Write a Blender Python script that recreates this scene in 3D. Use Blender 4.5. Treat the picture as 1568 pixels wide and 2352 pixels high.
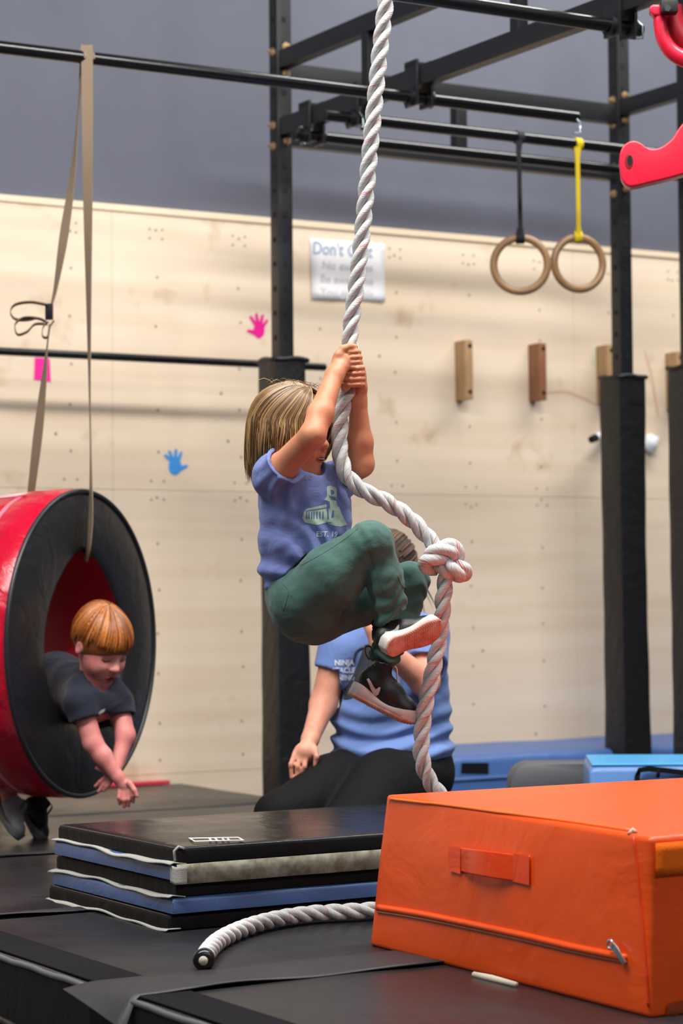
import bpy, bmesh, math, random
import numpy as np
from mathutils import Vector, Matrix, Quaternion
from mathutils.bvhtree import BVHTree
for o in list(bpy.data.objects): bpy.data.objects.remove(o, do_unlink=True)
SC = bpy.context.scene
COL = SC.collection
random.seed(7); RNG = np.random.default_rng(7)

# ------------------------------------------------------------------ camera
FPX = 5278.0                       # focal length in pixels of the 1568 x 2352 frame
CAMH = 0.80                        # height above the gym mats (mat tops are z = 0)
PITCH = math.radians(2.09); ROLL = -0.0090
CAMLOC = Vector((0, 0, CAMH))
RC = Matrix.Rotation(math.pi/2 + PITCH, 3, 'X') @ Matrix.Rotation(ROLL, 3, 'Z')
cd = bpy.data.cameras.new('camera'); cam = bpy.data.objects.new('camera', cd); COL.objects.link(cam)
cam.location = CAMLOC; cam.rotation_euler = RC.to_euler()
cd.sensor_fit = 'VERTICAL'; cd.sensor_height = 36.0; cd.sensor_width = 24.0
cd.lens = FPX/2352*36; cd.clip_end = 100
cd.dof.use_dof = True; cd.dof.focus_distance = 5.5; cd.dof.aperture_fstop = 4.2
SC.camera = cam
# ------------------------------------------------------------------ world, lamps, exposure
W = bpy.data.worlds.new('world'); SC.world = W; W.use_nodes = True
bg = W.node_tree.nodes['Background']; bg.inputs[0].default_value = (0.80, 0.86, 1.0, 1); bg.inputs[1].default_value = 0.14
SC.view_settings.view_transform = 'Standard'; SC.view_settings.look = 'None'
SC.view_settings.exposure = -0.25; SC.view_settings.gamma = 1.0
SC.view_settings.use_curve_mapping = False
TH = math.radians(30.7)            # the wall and the rig run along A, the wall lies in direction N
A = Vector((math.cos(TH), math.sin(TH), 0)); N = Vector((-math.sin(TH), math.cos(TH), 0)); Z = Vector((0, 0, 1))
def R(a, b, z=0.0): return A*a + N*b + Z*z
def lamp(name, loc, target, sx, sy, power, color=(1, 1, 1)):
    d = bpy.data.lights.new(name, 'AREA'); d.shape = 'RECTANGLE'; d.size = sx; d.size_y = sy
    d.energy = power; d.color = color
    o = bpy.data.objects.new(name, d); COL.objects.link(o); o.location = loc
    o.rotation_euler = (Vector(target) - Vector(loc)).to_track_quat('-Z', 'Y').to_euler()
    return o
lamp('ceiling_or_fill_strip', R(1.9, 4.15, 4.9), R(2.3, 6.4, 0.6), 7.0, 0.30, 700, (1, 0.97, 0.935))
lamp('ceiling_or_fill_strip', R(7.3, 7.0, 5.3), R(7.3, 8.0, 0.0), 4.0, 0.60, 270, (1, 0.97, 0.935))
lamp('ceiling_or_fill_strip', R(3.4, -0.8, 4.9), R(3.4, 2.2, 0.0), 9.0, 0.30, 170, (1, 0.97, 0.935))  # added fill strip behind the camera, brightens the faces turned towards it

# ------------------------------------------------------------------ picture <-> place
def ray(x, y):
    return RC @ Vector(((x-784)/FPX, -(y-1176)/FPX, -1.0))
def P(x, y, d):                    # point seen at pixel (x, y) at depth Y = d
    v = ray(x, y); return CAMLOC + v*(d/v.y)
def PZ(x, y, z=0.0):               # ... on the horizontal plane z
    v = ray(x, y); return CAMLOC + v*((z-CAMH)/v.z)
def PB(x, y, b):                   # ... on the plane parallel to the wall at distance b
    v = ray(x, y); return CAMLOC + v*((b - CAMLOC.dot(N))/v.dot(N))
def ab(p): return p.dot(A), p.dot(N)

# ------------------------------------------------------------------ materials
def lin(c):
    def f(u):
        u /= 255.0
        return u/12.92 if u <= 0.04045 else ((u+0.055)/1.055)**2.4
    return (f(c[0]), f(c[1]), f(c[2]), 1.0)
MATS = {}
def mat(name, rgb, rough=0.6, spec=0.5, metal=0.0, var=0.0, vscale=8.0, bump=0.0, bscale=60.0, stretch=(1, 1, 1), rgb2=None, coat=0.0, sss=0.0, wrinkle=0.0, wscale=6.0, sheen=0.0, rvar=0.0):
    if name in MATS: return MATS[name]
    m = bpy.data.materials.new(name); m.use_nodes = True; MATS[name] = m
    nt = m.node_tree; b = nt.nodes['Principled BSDF']; L = nt.links
    c1 = lin(rgb)
    b.inputs['Base Color'].default_value = c1; b.inputs['Roughness'].default_value = rough
    b.inputs['Specular IOR Level'].default_value = spec; b.inputs['Metallic'].default_value = metal
    b.inputs['Coat Weight'].default_value = coat; b.inputs['Coat Roughness'].default_value = 0.15
    if sheen: b.inputs['Sheen Weight'].default_value = sheen
    if sss:
        b.inputs['Subsurface Weight'].default_value = sss; b.inputs['Subsurface Radius'].default_value = (0.012, 0.004, 0.002); b.inputs['Subsurface Scale'].default_value = 0.6
    tc = nt.nodes.new('ShaderNodeTexCoord'); mp = nt.nodes.new('ShaderNodeMapping'); mp.inputs['Scale'].default_value = stretch
    L.new(tc.outputs['Object'], mp.inputs[0])
    if var or rvar:
        n = nt.nodes.new('ShaderNodeTexNoise'); n.inputs['Scale'].default_value = vscale; n.inputs['Detail'].default_value = 5; n.inputs['Roughness'].default_value = 0.6
        L.new(mp.outputs[0], n.inputs['Vector'])
    if var:
        r = nt.nodes.new('ShaderNodeValToRGB'); e = r.color_ramp.elements
        c2 = lin(rgb2) if rgb2 else tuple(max(0, v*(1-var)) for v in c1[:3])+(1,)
        e[0].position = 0.35; e[0].color = c2; e[1].position = 0.65; e[1].color = c1
        L.new(n.outputs['Fac'], r.inputs[0]); L.new(r.outputs[0], b.inputs['Base Color'])
    if rvar:
        q = nt.nodes.new('ShaderNodeMapRange'); q.inputs['From Min'].default_value = 0.3; q.inputs['From Max'].default_value = 0.7
        q.inputs['To Min'].default_value = max(0.02, rough-rvar); q.inputs['To Max'].default_value = min(1, rough+rvar)
        L.new(n.outputs['Fac'], q.inputs['Value']); L.new(q.outputs[0], b.inputs['Roughness'])
    last = None
    for amt, sc_, dist in ((wrinkle, wscale, 0.02), (bump, bscale, 0.003)):
        if amt:
            n2 = nt.nodes.new('ShaderNodeTexNoise'); n2.inputs['Scale'].default_value = sc_; n2.inputs['Detail'].default_value = 4
            if dist > 0.01: n2.inputs['Distortion'].default_value = 1.5
            L.new(mp.outputs[0], n2.inputs['Vector'])
            bp = nt.nodes.new('ShaderNodeBump'); bp.inputs['Strength'].default_value = amt; bp.inputs['Distance'].default_value = dist
            L.new(n2.outputs['Fac'], bp.inputs['Height'])
            if last: L.new(last.outputs[0], bp.inputs['Normal'])
            last = bp
    if last: L.new(last.outputs[0], b.inputs['Normal'])
    return m

# ------------------------------------------------------------------ objects
def thing(name, label, cat, loc=(0, 0, 0), group=None):
    o = bpy.data.objects.new(name, None); o.empty_display_size = 0.1; COL.objects.link(o); o.location = loc
    o['label'] = label; o['category'] = cat
    if group: o['group'] = group
    return o
def tag(o, label, cat, group=None):
    o['label'] = label; o['category'] = cat
    if group: o['group'] = group
    return o
def base_of(p):                    # world position of a parent (all unrotated)
    v = Vector((0, 0, 0))
    while p is not None: v += p.location; p = p.parent
    return v
def mesh(name, verts, faces, m, parent=None, smooth=True, loc=None, label=None, kind=None, auto=None):
    """verts in world space; the object origin is put at loc (or at its parent)"""
    v = np.asarray([tuple(q) for q in verts] if not isinstance(verts, np.ndarray) else verts, dtype=float)
    if parent is not None: off = base_of(parent); rel = Vector((0, 0, 0))
    else:
        if loc is None: loc = (v[:, 0].mean(), v[:, 1].mean(), v[:, 2].min())
        off = Vector(loc); rel = off
    v = v - np.array(off)
    me = bpy.data.meshes.new(name); me.from_pydata(v.tolist(), [], [tuple(int(i) for i in f) for f in faces])
    mm = m if isinstance(m, (list, tuple)) else [m]
    for q in mm: me.materials.append(q)
    if smooth: me.polygons.foreach_set('use_smooth', [True]*len(me.polygons))
    if smooth and auto: me.set_sharp_from_angle(angle=math.radians(auto))
    me.update()
    o = bpy.data.objects.new(name, me); COL.objects.link(o); o.parent = parent; o.location = rel
    if label: o['label'] = label
    if kind: o['kind'] = kind
    return o
class MB:
    """collects geometry in world space"""
    def __init__(s): s.v = []; s.f = []
    def add(s, v, f):
        k = len(s.v); s.v += [tuple(q) for q in v]; s.f += [tuple(i+k for i in q) for q in f]; return s
    def quadstrip(s, rings, closed=True, caps=True, cyc=False):
        n = len(rings[0]); v = [q for r in rings for q in r]; f = []
        m = len(rings)
        for i in range(m if cyc else m-1):
            for j in range(n if closed else n-1):
                a, b = i*n+j, i*n+(j+1) % n; c, d = ((i+1) % m)*n+(j+1) % n, ((i+1) % m)*n+j
                f.append((a, b, c, d))
        if caps and not cyc and closed:
            f.append(tuple(range(n-1, -1, -1))); f.append(tuple((m-1)*n+j for j in range(n)))
        return s.add(v, f)
    def tube(s, pts, r, n=12, caps=True, cyc=False):
        pts = [Vector(p) for p in pts]; rs = r if isinstance(r, (list, tuple)) else [r]*len(pts)
        T, U, B = frames(pts, cyc)
        rings = [[pts[i] + (U[i]*math.cos(2*math.pi*j/n) + B[i]*math.sin(2*math.pi*j/n))*rs[i] for j in range(n)] for i in range(len(pts))]
        return s.quadstrip(rings, True, caps, cyc)
    def box(s, o, ex, ey, ez, bev=0.0):
        """box with corner o and edge vectors ex, ey, ez; bev = chamfer"""
        o, ex, ey, ez = Vector(o), Vector(ex), Vector(ey), Vector(ez)
        bm = bmesh.new(); vs = [bm.verts.new(o + ex*i + ey*j + ez*k) for i in (0, 1) for j in (0, 1) for k in (0, 1)]
        for q in ((0, 1, 3, 2), (4, 6, 7, 5), (0, 4, 5, 1), (2, 3, 7, 6), (0, 2, 6, 4), (1, 5, 7, 3)): bm.faces.new([vs[i] for i in q])
        bmesh.ops.recalc_face_normals(bm, faces=bm.faces)
        if bev: bmesh.ops.bevel(bm, geom=list(bm.edges), offset=bev, segments=2, affect='EDGES', profile=0.7)
        bm.verts.index_update()
        s.add([v.co.copy() for v in bm.verts], [[v.index for v in f.verts] for f in bm.faces]); bm.free(); return s
    def cbox(s, c, dx, dy, dz, sx, sy, sz, bev=0.0):
        c = Vector(c); dx, dy, dz = Vector(dx), Vector(dy), Vector(dz)
        return s.box(c - dx*sx/2 - dy*sy/2 - dz*sz/2, dx*sx, dy*sy, dz*sz, bev)
    def build(s, name, m, parent=None, **k): return mesh(name, s.v, s.f, m, parent, **k)
def frames(pts, cyc=False):
    n = len(pts); T = []
    for i in range(n):
        a = pts[(i-1) % n] if (cyc or i > 0) else pts[0]; b = pts[(i+1) % n] if (cyc or i < n-1) else pts[-1]
        t = (b-a); T.append(t.normalized() if t.length > 1e-9 else Vector((0, 0, 1)))
    u = T[0].orthogonal().normalized(); U = []; B = []
    for i in range(n):
        if i:
            q = T[i-1].rotation_difference(T[i]); u = q @ u
        u = (u - T[i]*u.dot(T[i])).normalized(); U.append(u.copy()); B.append(T[i].cross(u))
    return T, U, B
def spline(pts, n):                # Catmull-Rom through pts (any dimension), n samples per span
    p = np.array([tuple(q) for q in pts], dtype=float); out = []
    q = np.vstack([2*p[0]-p[1], p, 2*p[-1]-p[-2]])
    for i in range(len(p)-1):
        a, b, c, d = q[i], q[i+1], q[i+2], q[i+3]
        for k in range(n):
            t = k/n
            out.append(0.5*((2*b) + (c-a)*t + (2*a-5*b+4*c-d)*t*t + (3*b-a-3*c+d)*t**3))
    out.append(p[-1]); return np.array(out)
def resample(pts, step):
    p = np.asarray(pts, float); d = np.r_[0, np.cumsum(np.linalg.norm(np.diff(p, axis=0), axis=1))]
    n = max(2, int(d[-1]/step)+1); s = np.linspace(0, d[-1], n)
    return np.stack([np.interp(s, d, p[:, k]) for k in range(p.shape[1])], 1), s
def copy_tree(o, parent=None, loc=None):
    c = o.copy(); COL.objects.link(c); c.parent = parent
    if loc is not None: c.location = loc
    for ch in [q for q in o.children]: copy_tree(ch, c)
    return c

# ------------------------------------------------------------------ implicit bodies (surface nets)
class SDF:
    def __init__(s, lo, hi, h):
        s.lo = np.array(lo, float); s.h = h; s.n = np.ceil((np.array(hi, float)-s.lo)/h).astype(int)+1
        s.F = np.full(tuple(s.n), 1.0, dtype=np.float32)
    def _sl(s, lo, hi):
        a = np.clip(np.floor((lo-s.lo)/s.h).astype(int), 0, s.n); b = np.clip(np.ceil((hi-s.lo)/s.h).astype(int)+1, 0, s.n)
        if np.any(b <= a): return None
        sl = tuple(slice(a[i], b[i]) for i in range(3))
        ax = [s.lo[i]+s.h*np.arange(a[i], b[i]) for i in range(3)]
        X = np.stack(np.meshgrid(*ax, indexing='ij'), -1)
        return sl, X
    def _comb(s, sl, d, k, op):
        f = s.F[sl]
        if op == 'add':
            if k > 0:
                h = np.clip(0.5+0.5*(d-f)/k, 0, 1); r = d*(1-h)+f*h-k*h*(1-h)
            else: r = np.minimum(f, d)
        elif op == 'sub':
            if k > 0:
                h = np.clip(0.5-0.5*(f+d)/k, 0, 1); r = f*(1-h)-d*h+k*h*(1-h)
            else: r = np.maximum(f, -d)
        s.F[sl] = r
    def cap(s, p, q, r1, r2=None, k=0.01, op='add'):
        r2 = r1 if r2 is None else r2
        p = np.array(p, float); q = np.array(q, float); m = max(r1, r2)+k+3*s.h
        t = s._sl(np.minimum(p, q)-m, np.maximum(p, q)+m)
        if t is None: return s
        sl, X = t; e = q-p; L2 = max(e.dot(e), 1e-12)
        u = np.clip(((X-p)@e)/L2, 0, 1); d = np.linalg.norm(X-p-u[..., None]*e, axis=-1)-(r1+(r2-r1)*u)
        s._comb(sl, d, k, op); return s
    def chain(s, pts, rs, k=0.01, op='add'):
        for i in range(len(pts)-1): s.cap(pts[i], pts[i+1], rs[i], rs[i+1], k, op)
        return s
    def ell(s, c, r, axes=None, k=0.01, op='add'):
        c = np.array(c, float); r = np.array(r, float); m = r.max()+k+3*s.h
        t = s._sl(c-m, c+m)
        if t is None: return s
        sl, X = t; Y = X-c
        if axes is not None: Y = Y@np.array([tuple(a) for a in axes]).T
        k0 = np.linalg.norm(Y/r, axis=-1); k1 = np.linalg.norm(Y/(r*r), axis=-1)
        d = k0*(k0-1)/np.maximum(k1, 1e-9)
        s._comb(sl, d, k, op); return s
    def plane(s, p, n, lo=None, hi=None):   # cut away the side n points to (inside an optional box)
        p = np.array(p, float); n = np.array(n, float); n /= np.linalg.norm(n)
        t = s._sl(s.lo if lo is None else np.array(lo, float), s.lo+s.h*s.n if hi is None else np.array(hi, float))
        if t is None: return s
        sl, X = t; d = (X-p)@n
        s.F[sl] = np.maximum(s.F[sl], d); return s
    def warp(s, fn, lo=None, hi=None):      # add fn(X) to the field (folds)
        t = s._sl(s.lo if lo is None else np.array(lo, float), s.lo+s.h*s.n if hi is None else np.array(hi, float))
        if t is None: return s
        sl, X = t; s.F[sl] += fn(X).astype(np.float32); return s
    def mesh(s):
        F = np.clip(s.F, -4*s.h, 4*s.h); sg = F < 0
        for ax in range(3):
            for e in (0, -1):
                ix = [slice(None)]*3; ix[ax] = e; F[tuple(ix)] = np.maximum(F[tuple(ix)], s.h*0.1)
        sg = F < 0
        nx, ny, nz = F.shape
        c = sg[:-1, :-1, :-1].astype(np.int8)*0
        for i in (0, 1):
            for j in (0, 1):
                for k in (0, 1): c = c+sg[i:nx-1+i, j:ny-1+j, k:nz-1+k]
        act = np.argwhere((c > 0) & (c < 8))
        if len(act) == 0: return np.zeros((0, 3)), np.zeros((0, 4), int)
        idx = np.full((nx-1, ny-1, nz-1), -1, np.int64); idx[tuple(act.T)] = np.arange(len(act))
        S = np.zeros((len(act), 3)); C = np.zeros(len(act))
        corners = [(i, j, k) for i in (0, 1) for j in (0, 1) for k in (0, 1)]
        for a in corners:
            for ax in range(3):
                if a[ax]: continue
                b = list(a); b[ax] = 1
                fa = F[tuple((act+np.array(a)).T)]; fb = F[tuple((act+np.array(b)).T)]
                w = (fa < 0) != (fb < 0)
                t = np.where(w, fa/np.where(w, fa-fb, 1), 0)
                p = np.repeat(np.array([a], float), len(act), 0); p[:, ax] += t
                S += p*w[:, None]; C += w
        V = s.lo+s.h*(act+S/C[:, None])
        faces = []
        for ax in range(3):
            o1, o2 = [(1, 2), (2, 0), (0, 1)][ax]
            sa = [slice(None)]*3; sb = [slice(None)]*3; sa[ax] = slice(0, -1); sb[ax] = slice(1, None)
            x = sg[tuple(sa)] != sg[tuple(sb)]
            e = np.argwhere(x)
            ok = (e[:, o1] > 0) & (e[:, o2] > 0) & (e[:, o1] < F.shape[o1]-1) & (e[:, o2] < F.shape[o2]-1)
            e = e[ok]; ins = sg[tuple(e.T)]
            d1 = np.zeros(3, int); d1[o1] = 1; d2 = np.zeros(3, int); d2[o2] = 1
            q = np.stack([idx[tuple((e-d1-d2).T)], idx[tuple((e-d2).T)], idx[tuple(e.T)], idx[tuple((e-d1).T)]], 1)
            q[~ins] = q[~ins][:, ::-1]
            faces.append(q)
        return V, np.concatenate(faces)
def sdf_mesh(name, s, m, parent=None, relax=1, **k):
    V, Fq = s.mesh()
    if relax and len(V):
        for _ in range(relax):
            acc = np.zeros_like(V); cnt = np.zeros(len(V))
            for i in range(4):
                a, b = Fq[:, i], Fq[:, (i+1) % 4]
                np.add.at(acc, a, V[b]); np.add.at(cnt, a, 1); np.add.at(acc, b, V[a]); np.add.at(cnt, b, 1)
            V = 0.5*V+0.5*acc/np.maximum(cnt, 1)[:, None]
    if parent is not None: off = base_of(parent); rel = Vector((0, 0, 0))
    else: off = Vector(k.get('loc', V.mean(0))); rel = off
    me = bpy.data.meshes.new(name); n = len(V); nf = len(Fq)
    me.vertices.add(n); me.vertices.foreach_set('co', (V-np.array(off)).astype(np.float32).ravel())
    me.loops.add(nf*4); me.loops.foreach_set('vertex_index', Fq.astype(np.int32).ravel())
    me.polygons.add(nf); me.polygons.foreach_set('loop_start', (np.arange(nf)*4).astype(np.int32))
    me.polygons.foreach_set('loop_total', np.full(nf, 4, np.int32))
    me.update(calc_edges=True); me.validate()
    me.materials.append(m); me.polygons.foreach_set('use_smooth', [True]*len(me.polygons))
    o = bpy.data.objects.new(name, me); COL.objects.link(o); o.parent = parent; o.location = rel
    if k.get('label'): o['label'] = k['label']
    return o
def bvh_of(o):
    off = base_of(o)
    return BVHTree.FromPolygons([v.co+off for v in o.data.vertices], [tuple(p.vertices) for p in o.data.polygons])
def decal(name, polys, target, m, parent, off=0.0015, step=5.0, label=None, kind=None, maxd=None):
    """flat print laid onto a surface: polygons in picture pixels are cut fine and laid on the mesh they are printed on"""
    bvh = target if isinstance(target, BVHTree) else bvh_of(target)
    mb = MB()
    for poly in polys:
        bm = bmesh.new(); vs = [bm.verts.new((x, y, 0)) for x, y in poly]
        try: bm.faces.new(vs)
        except ValueError: bm.free(); continue
        bmesh.ops.triangulate(bm, faces=list(bm.faces))
        for _ in range(6):
            ed = [e for e in bm.edges if e.calc_length() > step]
            if not ed: break
            bmesh.ops.subdivide_edges(bm, edges=ed, cuts=1)
            bmesh.ops.triangulate(bm, faces=list(bm.faces))
        bm.verts.index_update(); pts = []; ok = True; bad = set()
        for v in bm.verts:
            d = ray(v.co.x, v.co.y).normalized(); hit = bvh.ray_cast(CAMLOC, d)
            if hit[0] is None or (maxd and hit[0].y > maxd): bad.add(v.index); pts.append(Vector((0, 0, 0)))
            else:
                nn = hit[1] if hit[1].dot(d) < 0 else -hit[1]
                pts.append(hit[0] + nn*off)
        fs = [[v.index for v in f.verts] for f in bm.faces if not any(v.index in bad for v in f.verts)]
        if fs:
            used = sorted({i for f in fs for i in f}); mp = {i: k for k, i in enumerate(used)}
            mb.add([pts[i] for i in used], [[mp[i] for i in f] for f in fs])
        bm.free()
    if not mb.f: return None
    return mb.build(name, m, parent, smooth=True, label=label, kind=kind)
def text_polys(txt, x, y, size, ang=0.0, shear=0.0, sx=1.0, bold=0.0):
    """outlines of built-in lettering as triangles in a 2-D frame: baseline start (x, y), pixels, y down"""
    cu = bpy.data.curves.new('t', 'FONT'); cu.body = txt; cu.size = size; cu.shear = shear; cu.offset = bold; cu.resolution_u = 3
    o = bpy.data.objects.new('t', cu); COL.objects.link(o)
    dg = bpy.context.evaluated_depsgraph_get(); me = bpy.data.meshes.new_from_object(o.evaluated_get(dg))
    out = []; c, s = math.cos(ang), math.sin(ang)
    for p in me.polygons:
        out.append([(x+(me.vertices[i].co.x*sx*c+me.vertices[i].co.y*s), y+(me.vertices[i].co.x*sx*s-me.vertices[i].co.y*c)) for i in p.vertices])
    bpy.data.objects.remove(o); bpy.data.curves.remove(cu); bpy.data.meshes.remove(me)
    return out
# ================================================================== the setting
BW = 8.91                                            # face of the plywood wall
A_SEAM = PB(1320, 1000, BW).dot(A); ZTOP = PB(650, 505, BW).z
def ply_mat():
    m = bpy.data.materials.new('plywood'); m.use_nodes = True; nt = m.node_tree; L = nt.links; b = nt.nodes['Principled BSDF']
    tc = nt.nodes.new('ShaderNodeTexCoord'); mp = nt.nodes.new('ShaderNodeMapping'); mp.inputs['Rotation'].default_value = (0, 0, -TH)
    mp2 = nt.nodes.new('ShaderNodeMapping'); mp2.inputs['Scale'].default_value = (0.35, 1, 6.0)
    L.new(tc.outputs['Object'], mp.inputs[0]); L.new(mp.outputs[0], mp2.inputs[0])
    n = nt.nodes.new('ShaderNodeTexNoise'); n.inputs['Scale'].default_value = 2.2; n.inputs['Detail'].default_value = 6; n.inputs['Distortion'].default_value = 0.15
    L.new(mp2.outputs[0], n.inputs['Vector'])
    r = nt.nodes.new('ShaderNodeValToRGB'); e = r.color_ramp.elements
    e[0].position = 0.30; e[0].color = lin((222, 201, 175)); e[1].position = 0.66; e[1].color = lin((232, 214, 191))
    L.new(n.outputs['Fac'], r.inputs[0])
    n2 = nt.nodes.new('ShaderNodeTexNoise'); n2.inputs['Scale'].default_value = 3.1; n2.inputs['Detail'].default_value = 3; n2.inputs['Roughness'].default_value = 0.7
    L.new(mp.outputs[0], n2.inputs['Vector'])
    r2 = nt.nodes.new('ShaderNodeValToRGB'); f = r2.color_ramp.elements; f[0].position = 0.62; f[0].color = (0, 0, 0, 1); f[1].position = 0.76; f[1].color = (0.55, 0.55, 0.55, 1)
    L.new(n2.outputs['Fac'], r2.inputs[0])
    mx = nt.nodes.new('ShaderNodeMixRGB'); mx.inputs[2].default_value = lin((176, 142, 104))
    L.new(r2.outputs[0], mx.inputs[0]); L.new(r.outputs[0], mx.inputs[1]); L.new(mx.outputs[0], b.inputs['Base Color'])
    b.inputs['Roughness'].default_value = 0.55; b.inputs['Specular IOR Level'].default_value = 0.35
    return m
PLY = ply_mat()
M_WALL = mat('grey_paint', (98, 101, 114), 0.7, 0.3, var=0.12, vscale=1.5)
wall = MB().box(R(-6, BW+0.018, -0.35), A*24, N*0.2, Z*7).build('wall_back', M_WALL, smooth=False); wall['kind'] = 'structure'
for k in range(-3, 4):
    for z1 in (ZTOP, ZTOP-1.22, ZTOP-2.44):
        z0 = max(z1-1.2185, -0.35)
        MB().box(R(A_SEAM+2.44*k+0.0006, BW, z0), A*2.4388, N*0.018, Z*(z1-z0), 0.0012).build('plywood_panel', PLY, wall, smooth=False)
trim = MB().box(R(-2.8, BW-0.008, ZTOP-0.024), A*17, N*0.026, Z*0.028, 0.002).build('trim_1', mat('pale_wood', (236, 214, 184), 0.6), smooth=False); trim['kind'] = 'structure'
M_SCREW = mat('screw_grey', (146, 138, 120), 0.6, 0.4)
mb = MB()
def disc(mb, c, u, v, r, n=8): mb.add([c+u*math.cos(2*math.pi*i/n)*r+v*math.sin(2*math.pi*i/n)*r for i in range(n)], [tuple(range(n))])
for k in range(-14, 12):
    a0 = A_SEAM-0.20-0.406*k
    for z in np.arange(-0.1, ZTOP-0.06, 0.19):
        zz = z+random.uniform(-.025, .025)
        disc(mb, R(a0+random.uniform(-.006, .006), BW-0.0015, zz), A, Z, 0.0060)
        if random.random() < 0.10: disc(mb, R(a0+random.uniform(-.1, .1), BW-0.0015, zz+.07), A, Z, 0.007)
    for zz in (ZTOP-.09, ZTOP-.13, ZTOP-1.18, ZTOP-1.26):
        for da in (-.03, .03): disc(mb, R(a0+da, BW-0.0015, zz), A, Z, 0.0055)
mb.build('screw', M_SCREW, wall, smooth=False, kind='stuff')
floor = MB().box(R(-8, -8, -0.40), A*26, N*17.1, Z*0.05).build('floor', mat('concrete', (88, 86, 86), 0.6, 0.4, var=0.3, vscale=3), smooth=False); floor['kind'] = 'structure'

# ------------------------------------------------------------------ black landing mats on the floor
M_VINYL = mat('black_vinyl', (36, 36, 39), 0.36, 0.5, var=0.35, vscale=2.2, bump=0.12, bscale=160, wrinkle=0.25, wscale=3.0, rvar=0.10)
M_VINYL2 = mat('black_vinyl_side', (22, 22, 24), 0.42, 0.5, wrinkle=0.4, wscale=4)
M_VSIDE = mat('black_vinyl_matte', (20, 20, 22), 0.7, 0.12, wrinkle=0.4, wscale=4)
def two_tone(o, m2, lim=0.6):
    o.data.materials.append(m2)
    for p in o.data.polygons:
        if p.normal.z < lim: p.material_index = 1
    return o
M_LOOP = mat('loop_tape', (25, 25, 29), 0.95, 0.1, bump=0.5, bscale=400)
M_PIPE = mat('grey_piping', (88, 92, 98), 0.5)
M_FLAP = mat('grey_flap', (50, 50, 53), 0.5, 0.4, var=0.25, vscale=5, wrinkle=0.3, wscale=6)
aL = 0.5*(ab(PZ(60, 2208))[0]+ab(PZ(240, 2272))[0]); aR = ab(PZ(600, 1826))[0]
bS = [ab(PZ(620, 2252))[1], ab(PZ(110, 2101))[1], ab(PZ(55, 1966))[1], ab(PZ(400, 1858))[1], BW-0.03]
bS = [bS[0]-1.55]+bS
names = ['black landing mat nearest the camera, half hidden under the orange block', 'black landing mat carrying the rope end and the folded mats',
         'black landing mat behind the stack of folded mats', 'black landing mat below the hanging red tyre', 'black landing mat against the plywood wall, beyond the last seam']
def soft_slab(a0, a1, b0, b1, z0, z1, r, wav=0.0, seed=0, na=28, nb=12, R=R):
    """padded mat: rounded top edge, faintly uneven top"""
    rg = random.Random(seed); ph = [rg.uniform(0, 6) for _ in range(6)]
    prof = [(0, z0), (0, z1-r), (r*0.3, z1-r*0.3), (r, z1)]
    def w(a, b): return wav*(math.sin(a*5+ph[0])+math.sin(b*7+ph[1])+math.sin(a*11+b*4+ph[2]))/3
    us = [0, r*0.3, r]+[r+(a1-a0-2*r)*i/na for i in range(1, na)]+[a1-a0-r, a1-a0-r*0.3, a1-a0]
    vs = [0, r*0.3, r]+[r+(b1-b0-2*r)*i/nb for i in range(1, nb)]+[b1-b0-r, b1-b0-r*0.3, b1-b0]
    def drop(u, L):
        e = min(u, L-u); return 0 if e >= r else r-math.sqrt(max(0, r*r-(r-e)**2))
    V = []; F = []; nu, nv = len(us), len(vs)
    for u in us:
        for v in vs: V.append(R(a0+u, b0+v, z1-max(drop(u, a1-a0), drop(v, b1-b0))+w(u, v)))
    for i in range(nu-1):
        for j in range(nv-1): F.append((i*nv+j, (i+1)*nv+j, (i+1)*nv+j+1, i*nv+j+1))
    ring = [i*nv for i in range(nu)]+[(nu-1)*nv+j for j in range(1, nv)]+[i*nv+nv-1 for i in range(nu-2, -1, -1)]+[j for j in range(nv-2, 0, -1)]
    k = len(V)
    for i in ring: V.append(Vector((V[i].x, V[i].y, z0)))
    m = len(ring)
    for i in range(m): F.append((ring[i], k+i, k+(i+1) % m, ring[(i+1) % m]))
    F.append(tuple(k+i for i in range(m)))
    return MB().add(V, F)
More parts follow.
